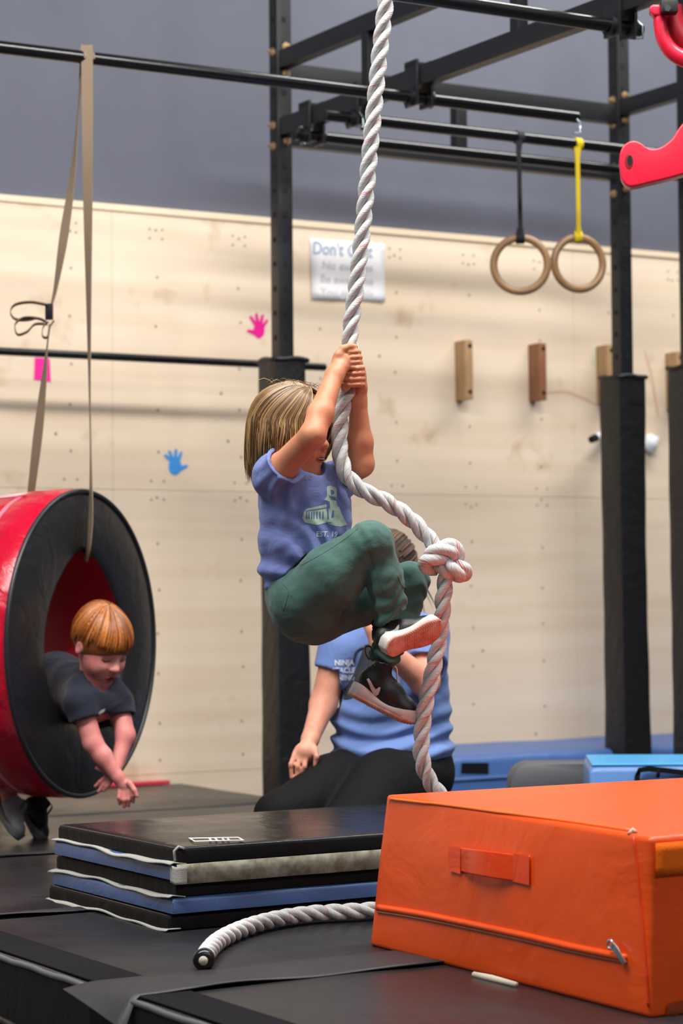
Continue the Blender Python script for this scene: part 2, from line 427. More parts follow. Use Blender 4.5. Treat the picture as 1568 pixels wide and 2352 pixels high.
for i in range(5):
    b0, b1 = bS[i]+0.006, bS[i+1]-0.006
    if i == 4: b1 = bS[5]
    t = thing('landing_mat', names[i], 'mat', R((aL+aR)/2, (b0+b1)/2, -0.35), 'black landing mats on the floor')
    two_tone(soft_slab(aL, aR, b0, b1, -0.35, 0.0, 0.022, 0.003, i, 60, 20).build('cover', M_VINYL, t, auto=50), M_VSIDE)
    MB().box(R(aL+0.012, b0+0.03, 0.0005), A*0.115, N*(b1-b0-0.06), Z*0.003).build('loop_strip', M_LOOP, t, smooth=False)
    MB().tube([R(aL+0.003, b0+0.02+(b1-b0-0.04)*s/20, -0.010+0.0015*math.sin(s*1.7)) for s in range(21)], 0.007, 8).build('edge_piping', M_PIPE, t)
    MB().tube([R(aL-0.002, b0+0.02+(b1-b0-0.04)*s/20, -0.15+0.004*math.sin(s*1.3)) for s in range(21)], 0.008, 8).build('side_seam', M_VINYL2, t)
    if i in (1, 2, 3):            # flap that covers the joint towards the camera
        w = [0, 0.16, 0.05, 0.045][i]; mbf = MB(); rows = []
        na = 80; nbv = 6
        a_s = aL+0.02 if i > 1 else aL-0.06
        for u in range(na+1):
            row = []
            for v in range(nbv+1):
                a = a_s+(aR-0.05-a_s)*(u/na)**1.6; fr = v/nbv
                b = b0+0.012-(0.05 if i == 1 else 0.014)*fr+ w*(1-fr)
                if fr == 1: b += 0.006*math.sin(a*9)+0.004*math.sin(a*23)
                z = 0.0045+0.003*(1+math.sin(a*14+fr*2))*fr
                if i == 1 and a < aL+0.012:              # the loose corner droops over the edge
                    q = (aL+0.012-a)/0.075; z -= 0.07*q**1.3*(0.15+0.85*fr); b -= 0.02*q*fr; a += 0.03*q*fr
                row.append(R(a, b, z))
            rows.append(row)
        mbf.quadstrip(rows, closed=False, caps=False)
        o = mbf.build('joint_flap', M_FLAP, t); md = o.modifiers.new('thick', 'SOLIDIFY'); md.thickness = 0.003

# red mat that shows at the foot of the wall
q = [PZ(225, 1806, 0.0), PZ(358, 1797, 0.0)]
t = MB(); a0 = ab(q[0])[0]-0.7; a1 = ab(q[1])[0]
t.box(R(a0, BW-0.045, 0.003), A*(a1-a0), N*0.04, Z*0.014, 0.003)
tag(t.build('wall_strip', mat('red_vinyl', (205, 60, 78), 0.4), smooth=False), 'thin red padded strip lying at the foot of the plywood wall', 'strip')

# ================================================================== black steel rig
M_STEEL = mat('black_steel', (19, 20, 24), 0.42, 0.5, bump=0.15, bscale=300, var=0.25, vscale=9)
M_STEEL_G = mat('black_gloss_bar', (10, 11, 13), 0.22, 0.6)
M_BOLT = mat('zinc_bolt', (205, 180, 140), 0.35, 0.5, metal=0.85)
M_PIN = mat('steel_pin', (190, 205, 210), 0.25, 0.5, metal=0.9)
M_HOLE = mat('dark_hole', (8, 8, 9), 0.9)
M_TAN = mat('raw_wood_edge', (165, 132, 108), 0.7)
pl = PZ(657, 1825); aPL, bPL = ab(pl)
aPR = PB(1426, 600, bPL).dot(A); PWD = 0.067
bP3 = bPL-0.48; aP3 = PB(1584, 600, bP3).dot(A)
ZB1, ZB2, ZBAR = 2.985, 2.708, 2.632
rig = thing('steel_rig', 'black steel climbing rig of bolted uprights and cross beams', 'rig', R(aPL, bPL, -0.35))
def rpart(name, c, dx, dy, dz, sx, sy, sz, m=None, bev=0.003, parent=None): return MB().cbox(c, dx, dy, dz, sx, sy, sz, bev).build(name, m or M_STEEL, parent or rig, auto=40)
posts = []
for a, b in ((aPL, bPL), (aPR, bPL), (aP3, bP3)):
    zt = 3.75; posts.append(rpart('upright', R(a, b, (zt-0.35)/2), A, N, Z, PWD, PWD, zt+0.35))
for pi, (a, b) in enumerate(((aPL, bPL), (aPR, bPL), (aP3, bP3))):     # punched holes, seen on the faces towards the camera
    mb = MB()
    for z in np.arange(1.85, 3.7, 0.10):
        mb.cbox(R(a, b-PWD/2-0.0005, z), A, N, Z, 0.017, 0.003, 0.020, 0.0)
        mb.cbox(R(a-PWD/2-0.0005, b, z), A, N, Z, 0.003, 0.017, 0.020, 0.0)
    mb.build('punched_hole', M_HOLE, posts[pi], smooth=False, kind='stuff')
def bbeam(a, b0, b1, z, w=0.05, h=0.072, name='cross_beam'):
    o = rpart(name, R(a, (b0+b1)/2, z), A, N, Z, w, abs(b1-b0), h)
    return o
bbeam(aPL, bPL-0.03, 2.2, ZB1); bbeam(aPL, bPL-0.03, 2.2, ZB2)
bbeam(aPR, bPL-0.03, 2.6, 2.962)
bbeam(aPR, bPL-0.03, 2.6, 2.662)
def abeam(z, a0, a1, b, h=0.084): return rpart('rail', R((a0+a1)/2, b, z), A, N, Z, a1-a0, 0.05, h)
abeam(2.935, aPL+0.03, aPR-0.03, bPL); abeam(2.672, aPL+0.03, aPR-0.03, bPL, 0.07)
aV = PB(1053, 290, bPL).dot(A); rpart('strut', R(aV, bPL, 2.80), A, N, Z, 0.055, 0.05, 0.2)
for px in (848, 1192):
    v = ray(px, 120); s_ = (aPL-CAMLOC.dot(A))/v.dot(A); bq = (CAMLOC+v*s_).dot(N)
    rpart('strut', R(aPL, bq, (ZB1+ZB2)/2), A, N, Z, 0.046, 0.046, ZB1-ZB2-0.07)
def bolt(a, b, z, dirv, big=True):
    c = R(a, b, z); mb = MB(); u = dirv.orthogonal().normalized(); w = dirv.cross(u)
    r = 0.0135
    mb.quadstrip([[c+dirv*h+(u*math.cos(i*math.pi/3)+w*math.sin(i*math.pi/3))*rr for i in range(6)] for h, rr in ((0, 0.018), (0.004, 0.018), (0.0041, r), (0.014, r))])
    mb.quadstrip([[c+dirv*h+(u*math.cos(i*math.pi/4)+w*math.sin(i*math.pi/4))*0.006 for i in range(8)] for h in (0.014, 0.026)])
    mb.build('bolt', M_BOLT, rig, auto=30)
for z in (ZB1+0.055, ZB1-0.055, ZB2-0.055, ZB2+0.03): bolt(aPL+0.008, bPL-PWD/2, z, -N); bolt(aPL-PWD/2, bPL, z-0.02, -A)
for z in (3.02, 2.91, 2.72, 2.60): bolt(aPR+0.008, bPL-PWD/2, z, -N); bolt(aPR-PWD/2, bPL, z-0.02, -A)
# second upright at the left edge of the picture
o = MB().cbox(R(PB(-34, 700, bPL).dot(A), bPL, 1.12), A, N, Z, 0.075, 0.075, 2.94, 0.006).build('upright_post', M_STEEL, auto=40)
tag(o, 'black upright post cut by the left edge of the photo', 'post')
cp = R(PB(-34, 700, bPL).dot(A), bPL, 2.59)

# vinyl sleeves around the uprights
M_PAD = mat('pad_vinyl', (15, 16, 20), 0.45, 0.5, wrinkle=0.35, wscale=9, bump=0.1, bscale=200)
def post_pad(a, b, label, seed):
    zt = 1.765; h = 0.074; t = thing('post_pad', label, 'pad', R(a, b, -0.35), 'padded sleeves on the rig uprights')
    rg = random.Random(seed); rings = []; n = 24
    zs = [-0.35]+[(-0.3+i*(zt+0.3)/24) for i in range(25)]
    for z in zs:
        ring = []
        for i in range(n):
            sd, fr = divmod(i, 6); fr = fr/6
            cs = [(-1, -1), (1, -1), (1, 1), (-1, 1), (-1, -1)]
            x = cs[sd][0]*(1-fr)+cs[sd+1][0]*fr; y = cs[sd][1]*(1-fr)+cs[sd+1][1]*fr
            bul = 1+0.03*math.sin(z*3+seed)+0.012*math.sin(z*17+i)
            rr = 1.0/(1+0.05*(abs(x*y)**6))
            ring.append(R(a+x*h*bul*rr+(0.004*math.sin(z*2.2+seed)), b+y*h*bul*rr, z))
        rings.append(ring)
    MB().quadstrip(rings).build('sleeve', M_PAD, t, auto=60)
    MB().tube([R(a+x*h*1.0, b+y*h*1.0, zt+0.002-0.012*abs(math.sin((j+seed)*0.9))) for j, (x, y) in enumerate([(-1, -1), (-.5, -1), (0, -1), (.5, -1), (1, -1), (1, 0), (1, 1), (0, 1), (-1, 1), (-1, .5), (-1, 0), (-1, -.5)])], 0.010, 6, cyc=True).build('top_hem', M_PAD, t)
    MB().box(R(a-h*0.2, b-h*1.05, zt-0.13), A*h*1.0, N*0.006, Z*0.03, 0.002).build('closing_strap', M_LOOP, t, smooth=False)
post_pad(aPL, bPL, 'black padded sleeve on the upright behind the climbing child', 1)
post_pad(aPR, bPL, 'black padded sleeve on the upright right of the wooden rings', 2)
post_pad(aP3, bP3, 'black padded sleeve on the upright at the right edge of the photo', 3)

# round bars and the brackets that carry them
def bar(label, b, x0, x1, z=ZBAR, r=0.0222, y=250, ends=True):
    a0 = PB(x0, y, b).dot(A); a1 = PB(x1, y, b).dot(A)
    t = thing('pull_up_bar', label, 'bar', R((a0+a1)/2, b, z), 'round bars on the rig')
    MB().tube([R(a0+(a1-a0)*i/8, b, z) for i in range(9)], r, 24).build('tube', M_STEEL_G, t, auto=40)
    for aa, s in ((a0, -1), (a1, 1)): MB().tube([R(aa, b, z), R(aa+s*0.006, b, z)], [r*0.98, r*0.85], 20).build('end_cap', M_HOLE, t, auto=40)
    return t, a0, a1
def pin(t, a, b, z, s=1, r=0.02):
    pts = [R(a, b, z+r+0.008), R(a+0.004, b-0.012, z+r+0.012), R(a+0.03*s, b-0.02, z+r*0.4), R(a+0.032*s, b-0.02, z-r-0.012), R(a+0.004, b-0.004, z-r-0.014)]
    MB().tube(pts, 0.0032, 6).build('locking_pin', M_PIN, t)
bLong = None
def bracket(label, px, py, ends_h=0.075):
    v = ray(px, py); s_ = (aPL-CAMLOC.dot(A))/v.dot(A); bq = (CAMLOC+v*s_).dot(N)
    t = thing('beam_bracket', label, 'bracket', R(aPL, bq, ZB2), 'brackets clamped to the cross beam')
    MB().cbox(R(aPL-0.032, bq, ZB2-0.025), A, N, Z, 0.012, 0.085, 0.17, 0.004).build('side_plate', M_STEEL, t, auto=40)
    MB().cbox(R(aPL+0.032, bq, ZB2-0.025), A, N, Z, 0.012, 0.085, 0.17, 0.004).build('side_plate', M_STEEL, t, auto=40)
    MB().cbox(R(aPL, bq, ZB2+0.043), A, N, Z, 0.076, 0.085, 0.012, 0.003).build('top_plate', M_STEEL, t, auto=40)
    for s in (-1, 1): MB().tube([R(aPL+s*0.030, bq, ZBAR), R(aPL+s*0.052, bq, ZBAR)], 0.034, 16).build('collar', M_STEEL, t, auto=40)
    return bq
b_top = bracket('bracket nearest the camera, holding the topmost bar', 1424, 30)
b_long = bracket('bracket in the middle of the beam, holding the long bar', 962, 190)
b_ring = bracket('bracket just left of the rope, holding the bar with the rings', 826, 260)
b_low = bracket('bracket next to the left upright, holding the lowest bar', 716, 290)
t, a0, a1 = bar('long round bar that carries the tyre strap', b_long, -260, 1324); pin(t, a1-0.03, b_long, ZBAR-0.03, 1)
t, a0, a1 = bar('round bar that carries the two wooden rings', b_ring, 746, 1640); pin(t, PB(822, 260, b_ring).dot(A)-0.02, b_ring, ZBAR, 1)
t, a0, a1 = bar('lowest round bar beside the rail behind the rings', b_low, 676, 1700); pin(t, a0+0.02, b_low, ZBAR, 1)
t, a0, a1 = bar('topmost round bar crossing the upper edge of the photo', b_top, 300, 1471); pin(t, a1-0.035, b_top, ZBAR, 1)
bLow = BW-0.29; zlow = PB(590, 836, bLow).z
bar('low round bar in front of the plywood wall', bLow, -60, 744, zlow, 0.0165, 830)

# ------------------------------------------------------------------ wooden rings and their straps
M_RING = mat('ring_wood', (152, 116, 78), 0.4, 0.5, var=0.25, vscale=9)
def ribbon(path, w, th, n=8):
    """path: rows (point, width direction)"""
    rings = []
    for i, (p, wd) in enumerate(path):
        p = Vector(p); a = Vector(path[max(i-1, 0)][0]); b = Vector(path[min(i+1, len(path)-1)][0])
        t = (b-a).normalized(); wd = Vector(wd); wd = (wd-t*wd.dot(t)).normalized(); nn = t.cross(wd)
        ww = w[i] if isinstance(w, list) else w
        rings.append([p+wd*ww/2*sx+nn*th/2*sy for sx, sy in ((-1, -1), (1, -1), (1, 1), (-1, 1))])
    return MB().quadstrip(rings)
def ring_set(cx, cy, rpx, rpy, strap_x, rgb, ringlabel, straplabel, tilt):
    pb = PB(strap_x, 300, b_ring); bar_c = R(pb.dot(A), b_ring, ZBAR); d = pb.y
    c = P(cx, cy, d+0.01); s = FPX/d; Rr = rpy/s; tr = 0.0155
    ax = Vector((1, tilt, 0)).normalized()
    mb = MB(); pts = [c+ax*(Rr-tr)*math.cos(2*math.pi*i/56)+Z*(Rr-tr)*math.sin(2*math.pi*i/56) for i in range(56)]
    mb.tube(pts, tr, 16, cyc=True)
    tag(mb.build('gymnastic_ring', M_RING, loc=c), ringlabel, 'ring', 'wooden rings')
    st = thing('ring_strap', straplabel, 'strap', bar_c, 'straps of the wooden rings')
    m = mat('strap_%d' % rgb[0], rgb, 0.7, 0.3, bump=0.3, bscale=500)
    top = c+Z*(Rr-tr)
    path = [(bar_c+Vector((0, -0.021, 0.0))+(top-bar_c)*f*1.0+Vector((0, 0.0, 0)), (1, 0.3*math.sin(f*3), 0)) for f in np.linspace(0, 1, 14)]
    ribbon(path, [0.026 if i < 2 else 0.017 for i in range(14)], 0.004).build('webbing', m, st, auto=40)
    path2 = [(p[0]+Vector((0, 0.042, 0)) if i < 3 else p[0]+Vector((0, 0.012, 0)), p[1]) for i, p in enumerate(path)]
    ribbon(path2, 0.017, 0.004).build('webbing', m, st, auto=40)
    ribbon([(bar_c+N*0.0235*math.cos(t)+Z*0.0235*math.sin(t), A) for t in np.linspace(0, 2*math.pi, 20)], 0.032, 0.005).build('bar_loop', m, st, auto=40)
    ribbon([(top+Vector((0, 1, 0))*0.021*math.cos(t)+Z*0.021*math.sin(t), ax) for t in np.linspace(0, 2*math.pi, 18)], 0.034, 0.006).build('ring_loop', m, st, auto=40)
    mb = MB().cbox(c+Z*(Rr+0.014), Vector((1, 0, 0)), Vector((0, 1, 0)), Z, 0.026, 0.02, 0.02, 0.005).build('knot', m, st, auto=40)
ring_set(1195, 608, 72, 71, 1190, (26, 27, 31), 'wooden gymnastic ring on the black strap', 'black webbing strap holding the left wooden ring', -0.05)
ring_set(1328, 605, 66, 69, 1324, (205, 178, 20), 'wooden gymnastic ring on the yellow strap', 'yellow webbing strap holding the right wooden ring', 0.30)

# ------------------------------------------------------------------ things on the plywood wall
M_GRIP = mat('grip_wood', (186, 150, 108), 0.5, 0.4, var=0.3, vscale=20, stretch=(1, 1, 0.2)); M_GRIP2 = mat('grip_wood_dark', (150, 100, 68), 0.5, 0.4, var=0.3, vscale=20, stretch=(1, 1, 0.2))
for px, y0, y1, m, lab in ((1074, 781, 918, M_GRIP, 'pale wooden climbing grip, leftmost on the plywood wall'), (1243, 788, 920, M_GRIP2, 'reddish brown wooden climbing grip on the plywood wall'),
                           (1399, 792, 925, M_GRIP, 'pale wooden climbing grip half hidden behind the middle padded upright'), (1558, 808, 940, M_GRIP, 'pale wooden climbing grip at the right edge of the photo')):
    p0 = PB(px, y0, BW-0.08); p1 = PB(px, y1, BW-0.08); a = p0.dot(A); h = (p0.z-p1.z)
    t = thing('wall_grip', lab, 'grip', R(a, BW-0.04, p1.z), 'wooden grips screwed to the wall')
    MB().cbox(R(a, BW-0.045, p1.z+h/2), A, N, Z, 0.042, 0.09, h, 0.006).build('block', m, t, auto=40)
    for zz in (p1.z+h*0.13, p1.z+h*0.90):
        c = R(a+0.004, BW-0.0905, zz); mb = MB(); disc(mb, c, A, Z, 0.011, 14); mb.build('screw_hole', M_HOLE, t, smooth=False)
# white pegs beside the padded upright
M_WHITE = mat('white_plastic', (232, 236, 240), 0.35)
c0 = PB(1384, 998, BW-0.10); c1 = PB(1357, 1010, BW-0.13)
t = thing('wall_peg', 'small white peg with a black tip, left of the padded upright', 'peg', PB(1384, 998, BW-0.02))
MB().tube([PB(1392, 994, BW), c0, c0.lerp(c1, 0.6)], 0.018, 14).build('stem', M_WHITE, t, auto=40); MB().tube([c0.lerp(c1, 0.6), c1], [0.0185, 0.017], 14).build('tip', M_HOLE, t, auto=40)
s = SDF(Vector(PB(1496, 1016, BW-0.05))-Vector((.09, .09, .09)), Vector(PB(1496, 1016, BW-0.05))+Vector((.09, .09, .09)), 0.006)
s.ell(PB(1494, 1018, BW-0.03), (0.035, 0.04, 0.045), k=0.01); s.cap(PB(1480, 1022, BW-0.02), PB(1505, 1010, BW-0.03), 0.022, 0.02, 0.01)
tag(sdf_mesh('climbing_hold', s, M_WHITE), 'rounded white climbing hold, right of the padded upright', 'hold')
# printed sheet
def wall_quad(pts, off): return [PB(x, y, BW-off) for x, y in pts]
t = thing('paper_sign', 'white paper sign with faded grey lettering pinned to the plywood', 'sign', PB(800, 690, BW-0.004))
cor = [(712, 548), (882, 560), (884, 693), (716, 686)]
rows = []
for i in range(9):
    f = i/8; row = []
    for j in range(9):
        g = j/8; x = (cor[0][0]*(1-g)+cor[1][0]*g)*(1-f)+(cor[3][0]*(1-g)+cor[2][0]*g)*f; y = (cor[0][1]*(1-g)+cor[1][1]*g)*(1-f)+(cor[3][1]*(1-g)+cor[2][1]*g)*f
        row.append(PB(x, y, BW-0.004-0.006*(f**3)*(0.5+0.5*math.sin(g*7))))
    rows.append(row)
o = MB().quadstrip(rows, closed=False, caps=False).build('sheet', mat('paper', (238, 237, 238), 0.7), t); md = o.modifiers.new('thick', 'SOLIDIFY'); md.thickness = 0.0008
sheet = BVHTree.FromPolygons([v for r in rows for v in r], [(i*9+j, i*9+j+1, (i+1)*9+j+1, (i+1)*9+j) for i in range(8) for j in range(8)])
M_INKB = mat('grey_blue_ink', (150, 166, 190), 0.8); M_INKG = mat('grey_ink', (196, 198, 206), 0.8)
def serif_text(txt, x, y, size, ang, sx, bold): return text_polys(txt, x, y, size, ang, 0, sx, bold)
decal('heading', serif_text("Don't Quit", 716, 583, 42, 0.065, 0.735, 0.9), sheet, M_INKB, t, 0.002, 20, kind='stuff')
for txt, x, y, sx in (("No excuses", 738, 617, 0.95), ("Be awesome", 734, 648, 0.92), ("You got this", 734, 678, 0.95)):
    decal('line_of_text', serif_text(txt, x, y, 26, 0.06, sx, 0.4), sheet, M_INKG, t, 0.002, 20, kind='stuff')
# hand-shaped stickers and a pink sheet
def blob(c, r, n=14): return [(c[0]+r[0]*math.cos(2*math.pi*i/n), c[1]+r[1]*math.sin(2*math.pi*i/n)) for i in range(n)]
def finger(x0, y0, x1, y1, w0, w1):
    dx, dy = x1-x0, y1-y0; L = math.hypot(dx, dy); nx, ny = -dy/L, dx/L; out = [(x0+nx*w0, y0+ny*w0), (x1+nx*w1, y1+ny*w1)]
    for k in range(1, 5):
        t = math.pi*k/5; out.append((x1+nx*w1*math.cos(t)+dx/L*w1*math.sin(t), y1+ny*w1*math.cos(t)+dy/L*w1*math.sin(t)))
    return out+[(x1-nx*w1, y1-ny*w1), (x0-nx*w0, y0-ny*w0)]
def sticker(name, polys, rgb, label, cat, th=0.0025):
    mb = MB()
    for k, p in enumerate(polys):
        off = th+0.0002*k; f = [PB(x, y, BW-off) for x, y in p]; bk = [PB(x, y, BW-0.0004) for x, y in p]; n = len(p)
        mb.add(f+bk, [tuple(range(n))]+[(i, n+i, n+(i+1) % n, (i+1) % n) for i in range(n)])
    return tag(mb.build(name, mat('sticker_%d' % rgb[0], rgb, 0.5), smooth=False), label, cat)
sticker('hand_sticker', [blob((595, 758), (13, 19)), finger(587, 745, 576, 728, 4, 3.2), finger(592, 742, 589, 722, 4, 3.2), finger(599, 743, 603, 725, 4, 3.2), finger(604, 750, 613, 736, 4, 3.0), finger(590, 765, 570, 759, 6, 3)], (226, 0, 140), 'pink hand-shaped sticker beside the upright', 'sticker')
sticker('hand_sticker', [blob((402, 1071), (15, 20)), finger(393, 1058, 380, 1046, 4, 3.2), finger(396, 1054, 389, 1037, 4, 3.2), finger(403, 1053, 404, 1034, 4, 3.2), finger(410, 1056, 416, 1040, 4, 3.2), finger(408, 1078, 429, 1070, 7, 3)], (64, 150, 226), 'blue hand-shaped sticker on the plywood', 'sticker')
sticker('pink_sheet', [[(80, 821), (114, 823), (117, 877), (78, 872)]], (240, 20, 150), 'plain pink sheet on the wall below the low bar', 'sheet')
# faint painted plant on the plywood
def stroke(pts, w, rgb, label, name='wall_drawing'):
    p = spline(pts, 8); mb = MB(); L = []; Rr = []
    for i in range(len(p)):
        a = p[max(i-1, 0)]; b = p[min(i+1, len(p)-1)]; d = (b-a)/np.linalg.norm(b-a); nn = np.array([-d[1], d[0]])*w*(0.4+0.6*math.sin(math.pi*(i+1)/(len(p)+1)))
        L.append(PB(*(p[i]+nn), BW-0.001)); Rr.append(PB(*(p[i]-nn), BW-0.001))
    mb.quadstrip([L, Rr], closed=False, caps=False)
    return tag(mb.build(name, mat('stroke_%d' % rgb[0], rgb, 0.8), smooth=False), label, 'drawing')
stroke([(1256, 902), (1300, 900), (1340, 915), (1372, 932)], 3, (212, 176, 146), 'faint brown painted stem left of the padded upright')
stroke([(1480, 805), (1495, 860), (1505, 920), (1512, 960)], 3, (212, 178, 150), 'faint brown painted stem right of the padded upright')
stroke([(1360, 800), (1370, 830), (1385, 850)], 12, (214, 208, 180), 'faint green painted leaf above the padded upright', 'wall_drawing')

# ------------------------------------------------------------------ red plastic grips at the right edge
M_RED = mat('red_plastic', (204, 24, 54), 0.32, 0.5, bump=0.1, bscale=40)
def plate(name, outline, d0, th, m, parent, holes=(), bev=0.006, slant=0.0):
    """thick moulded plate: outline in pixels at depth d0 (+slant per px), extruded away from the camera"""
    x0 = outline[0][0]
    bm = bmesh.new(); vs = [bm.verts.new(P(x, y, d0+slant*(x-x0))) for x, y in outline]
    f = bm.faces.new(vs); r = bmesh.ops.extrude_face_region(bm, geom=[f])
    nv = [v for v in r['geom'] if isinstance(v, bmesh.types.BMVert)]
    for v in nv: v.co += Vector((0.12, 1, 0)).normalized()*th
    bmesh.ops.recalc_face_normals(bm, faces=bm.faces)
    bmesh.ops.bevel(bm, geom=[e for e in bm.edges if len(e.link_faces) == 2 and e.calc_face_angle(0) > 0.9], offset=bev, segments=3, affect='EDGES', profile=0.6)
    bmesh.ops.triangulate(bm, faces=[f for f in bm.faces if len(f.verts) > 4])
    bm.verts.index_update()
    o = mesh(name, [v.co.copy() for v in bm.verts], [[v.index for v in f.verts] for f in bm.faces], m, parent, auto=50); bm.free(); return o
dR = 6.6
t = thing('red_lever_grip', 'red plastic lever-shaped grip with a round hole', 'grip', P(1500, 400, dR+0.05))
out = spline([(1421, 372), (1425, 345), (1438, 328), (1455, 323), (1470, 328), (1484, 338), (1500, 342), (1520, 336), (1543, 318), (1560, 292), (1585, 268), (1620, 262), (1640, 300), (1635, 350), (1600, 388), (1540, 408), (1490, 420), (1450, 429), (1432, 420), (1422, 400)], 3)
plate('lever', [tuple(q) for q in out[:-1]], dR, 0.06, M_RED, t)
mb = MB(); disc(mb, P(1444, 372, dR-0.0012), Vector((1, 0, 0)), Vector((0, 0, 1)), 0.0, 16)
el = [P(1444+9.5*math.cos(2*math.pi*i/20), 371+17*math.sin(2*math.pi*i/20), dR-0.001) for i in range(20)]; el2 = [P(1446+6*math.cos(2*math.pi*i/20), 369+12*math.sin(2*math.pi*i/20), dR-0.0015) for i in range(20)]
MB().add(el+el2, [(i, (i+1) % 20, 20+(i+1) % 20, 20+i) for i in range(20)]).build('hole_rim', mat('red_dark', (120, 8, 24), 0.4), t); MB().add(el2, [tuple(range(20))]).build('bolt_hole', M_HOLE, t, smooth=False)
t = thing('red_hoop_grip', 'red plastic hoop-shaped grip in the upper right corner', 'grip', P(1560, 60, dR+0.05))
arc = [(1513, 30), (1516, 62), (1524, 92), (1540, 116), (1562, 131), (1590, 139), (1625, 140)]
pa = spline(arc, 5); mb = MB(); mb.tube([P(x, y, dR+0.02) for x, y in pa], [0.017+0.012*i/len(pa) for i in range(len(pa))], 14); mb.build('hoop', M_RED, t, auto=60)
pb_ = spline([(1540, 15), (1545, 50), (1560, 82), (1590, 105), (1630, 112)], 5); MB().tube([P(x, y, dR+0.06) for x, y in pb_], 0.032, 14).build('inner_band', mat('red_deep', (150, 14, 34), 0.4), t, auto=60)
plate('ear', [(1491, 14), (1500, 10), (1520, 12), (1530, 28), (1517, 36), (1500, 34), (1491, 26)], dR, 0.05, M_RED, t)
MB().cbox(P(1535, 18, dR-0.01), Vector((1, 0, 0)), Vector((0, 1, 0)), Z, 0.05, 0.05, 0.035, 0.006).build('clamp', M_STEEL, t, auto=40)
MB().tube([P(1533, 18, dR-0.06), P(1533, 18, dR-0.03)], 0.010, 6).build('bolt', M_PIN, t, auto=30)
# ================================================================== folded mats, orange block, blue mats
M_BLK = mat('stack_black', (21, 21, 23), 0.26, 0.5, wrinkle=0.18, wscale=5, bump=0.08, bscale=200, rvar=0.08, vscale=4)
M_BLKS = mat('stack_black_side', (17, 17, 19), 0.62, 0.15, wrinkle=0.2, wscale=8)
M_BLU = mat('stack_blue', (62, 92, 142), 0.42, 0.5, wrinkle=0.2, wscale=6)
M_VEL = mat('velcro_white', (178, 178, 172), 0.8, 0.2, bump=0.4, bscale=300)
M_VELD = mat('velcro_dirty', (176, 176, 160), 0.75, 0.2, var=0.5, vscale=30, rgb2=(120, 116, 96))
pn = PZ(373, 2138); pt = PZ(404, 1947, 0.2); pf = PZ(117, 1893, 0.2)
aS, bS0 = ab(pt); bS1 = ab(pf)[1]; aE = aS+1.22
st = thing('folding_mat', 'stack-folded gym mat with alternating black and blue panels', 'mat', R((aS+aE)/2, (bS0+bS1)/2, 0))
jit = [(0.000, 0.006), (-0.012, -0.004), (0.002, 0.004), (-0.008, -0.004), (0.006, 0.0)]
for i in range(5):
    da, db = jit[i]; z0 = 0.002+0.0396*i; m = (M_BLK, M_BLU)[i % 2]
    o = soft_slab(aS+da-(0.018 if i == 0 else 0), aE+da, bS0+db, bS1+db, z0+0.001, z0+0.0386, 0.010, 0.0008, 20+i, 40, 20).build('panel', m, st, auto=50)
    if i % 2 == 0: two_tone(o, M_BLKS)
def flap(z, a0, b0, b1, seed):
    rg = random.Random(seed); top = []; rows = []
    n = 30
    for i in range(n+1):
        f = i/n; b = b0+(b1-b0)*f; w = 0.003*math.sin(f*9+seed)+0.0025*math.sin(f*21+seed)
        rows.append([R(a0-0.010-0.006*math.sin(f*5+seed)+0.0, b, z+w-0.004), R(a0-0.004, b, z+w), R(a0+0.03, b, z)])
    o = MB().quadstrip(rows, closed=False, caps=False).build('velcro_flap', M_VEL, st); md = o.modifiers.new('t', 'SOLIDIFY'); md.thickness = 0.0028; md.offset = 0
flap(0.160, aS-0.004, bS0-0.004, bS1+0.012, 1); flap(0.0815, aS-0.006, bS0-0.002, bS1+0.016, 2); flap(0.006, aS-0.018, bS0, bS1+0.016, 3)
# hook strip along the long front edge of the upper blue panel
rows = []
for i in range(41):
    f = i/40; a = aS+0.000+(aE-aS)*f; rows.append([R(a, bS0-0.006, 0.160), R(a, bS0-0.0085+0.001*math.sin(f*20), 0.145), R(a, bS0-0.009+0.0015*math.sin(f*31), 0.112)])
o = MB().quadstrip(rows, closed=False, caps=False).build('hook_strip', M_VELD, st); md = o.modifiers.new('t', 'SOLIDIFY'); md.thickness = 0.003
rows = [[R(aS-0.012, bS0+0.004, 0.160-0.002*k), R(aS-0.008, bS0-0.009, 0.155-0.002*k), R(aS+0.022, bS0-0.0125, 0.155-0.002*k)] for k in range(0, 24, 3)]
o = MB().quadstrip(rows, closed=False, caps=False).build('corner_binding', M_VEL, st); md = o.modifiers.new('t', 'SOLIDIFY'); md.thickness = 0.003
# printed outline on the top panel
def topq(x, y): return PZ(x, y, 0.2035)
mb = MB(); oc = [(432, 1924), (548, 1922), (562, 1930), (446, 1933)]; ic = [(440, 1926), (546, 1924), (553, 1928.5), (447, 1930.5)]
mb.add([topq(*p) for p in oc]+[topq(*p) for p in ic], [(i, (i+1) % 4, 4+(i+1) % 4, 4+i) for i in range(4)])
for x in (478, 492, 508, 520): mb.add([topq(x, 1925.5), topq(x+5, 1925.3), topq(x+9, 1929.5), topq(x+4, 1929.7)], [(0, 1, 2, 3)])
mb.build('printed_logo', mat('white_print', (225, 226, 228), 0.6), st, smooth=False)
mb = MB(); c = R(aS+0.004, bS0+0.006, 0.19)
mb.tube([c+A*-0.004+Z*-0.022, c+A*-0.006+Z*0.002, c+A*0.004+N*-0.004+Z*0.012, c+A*0.018+N*-0.006+Z*0.006], 0.0035, 6); mb.build('torn_corner', M_VEL, st)

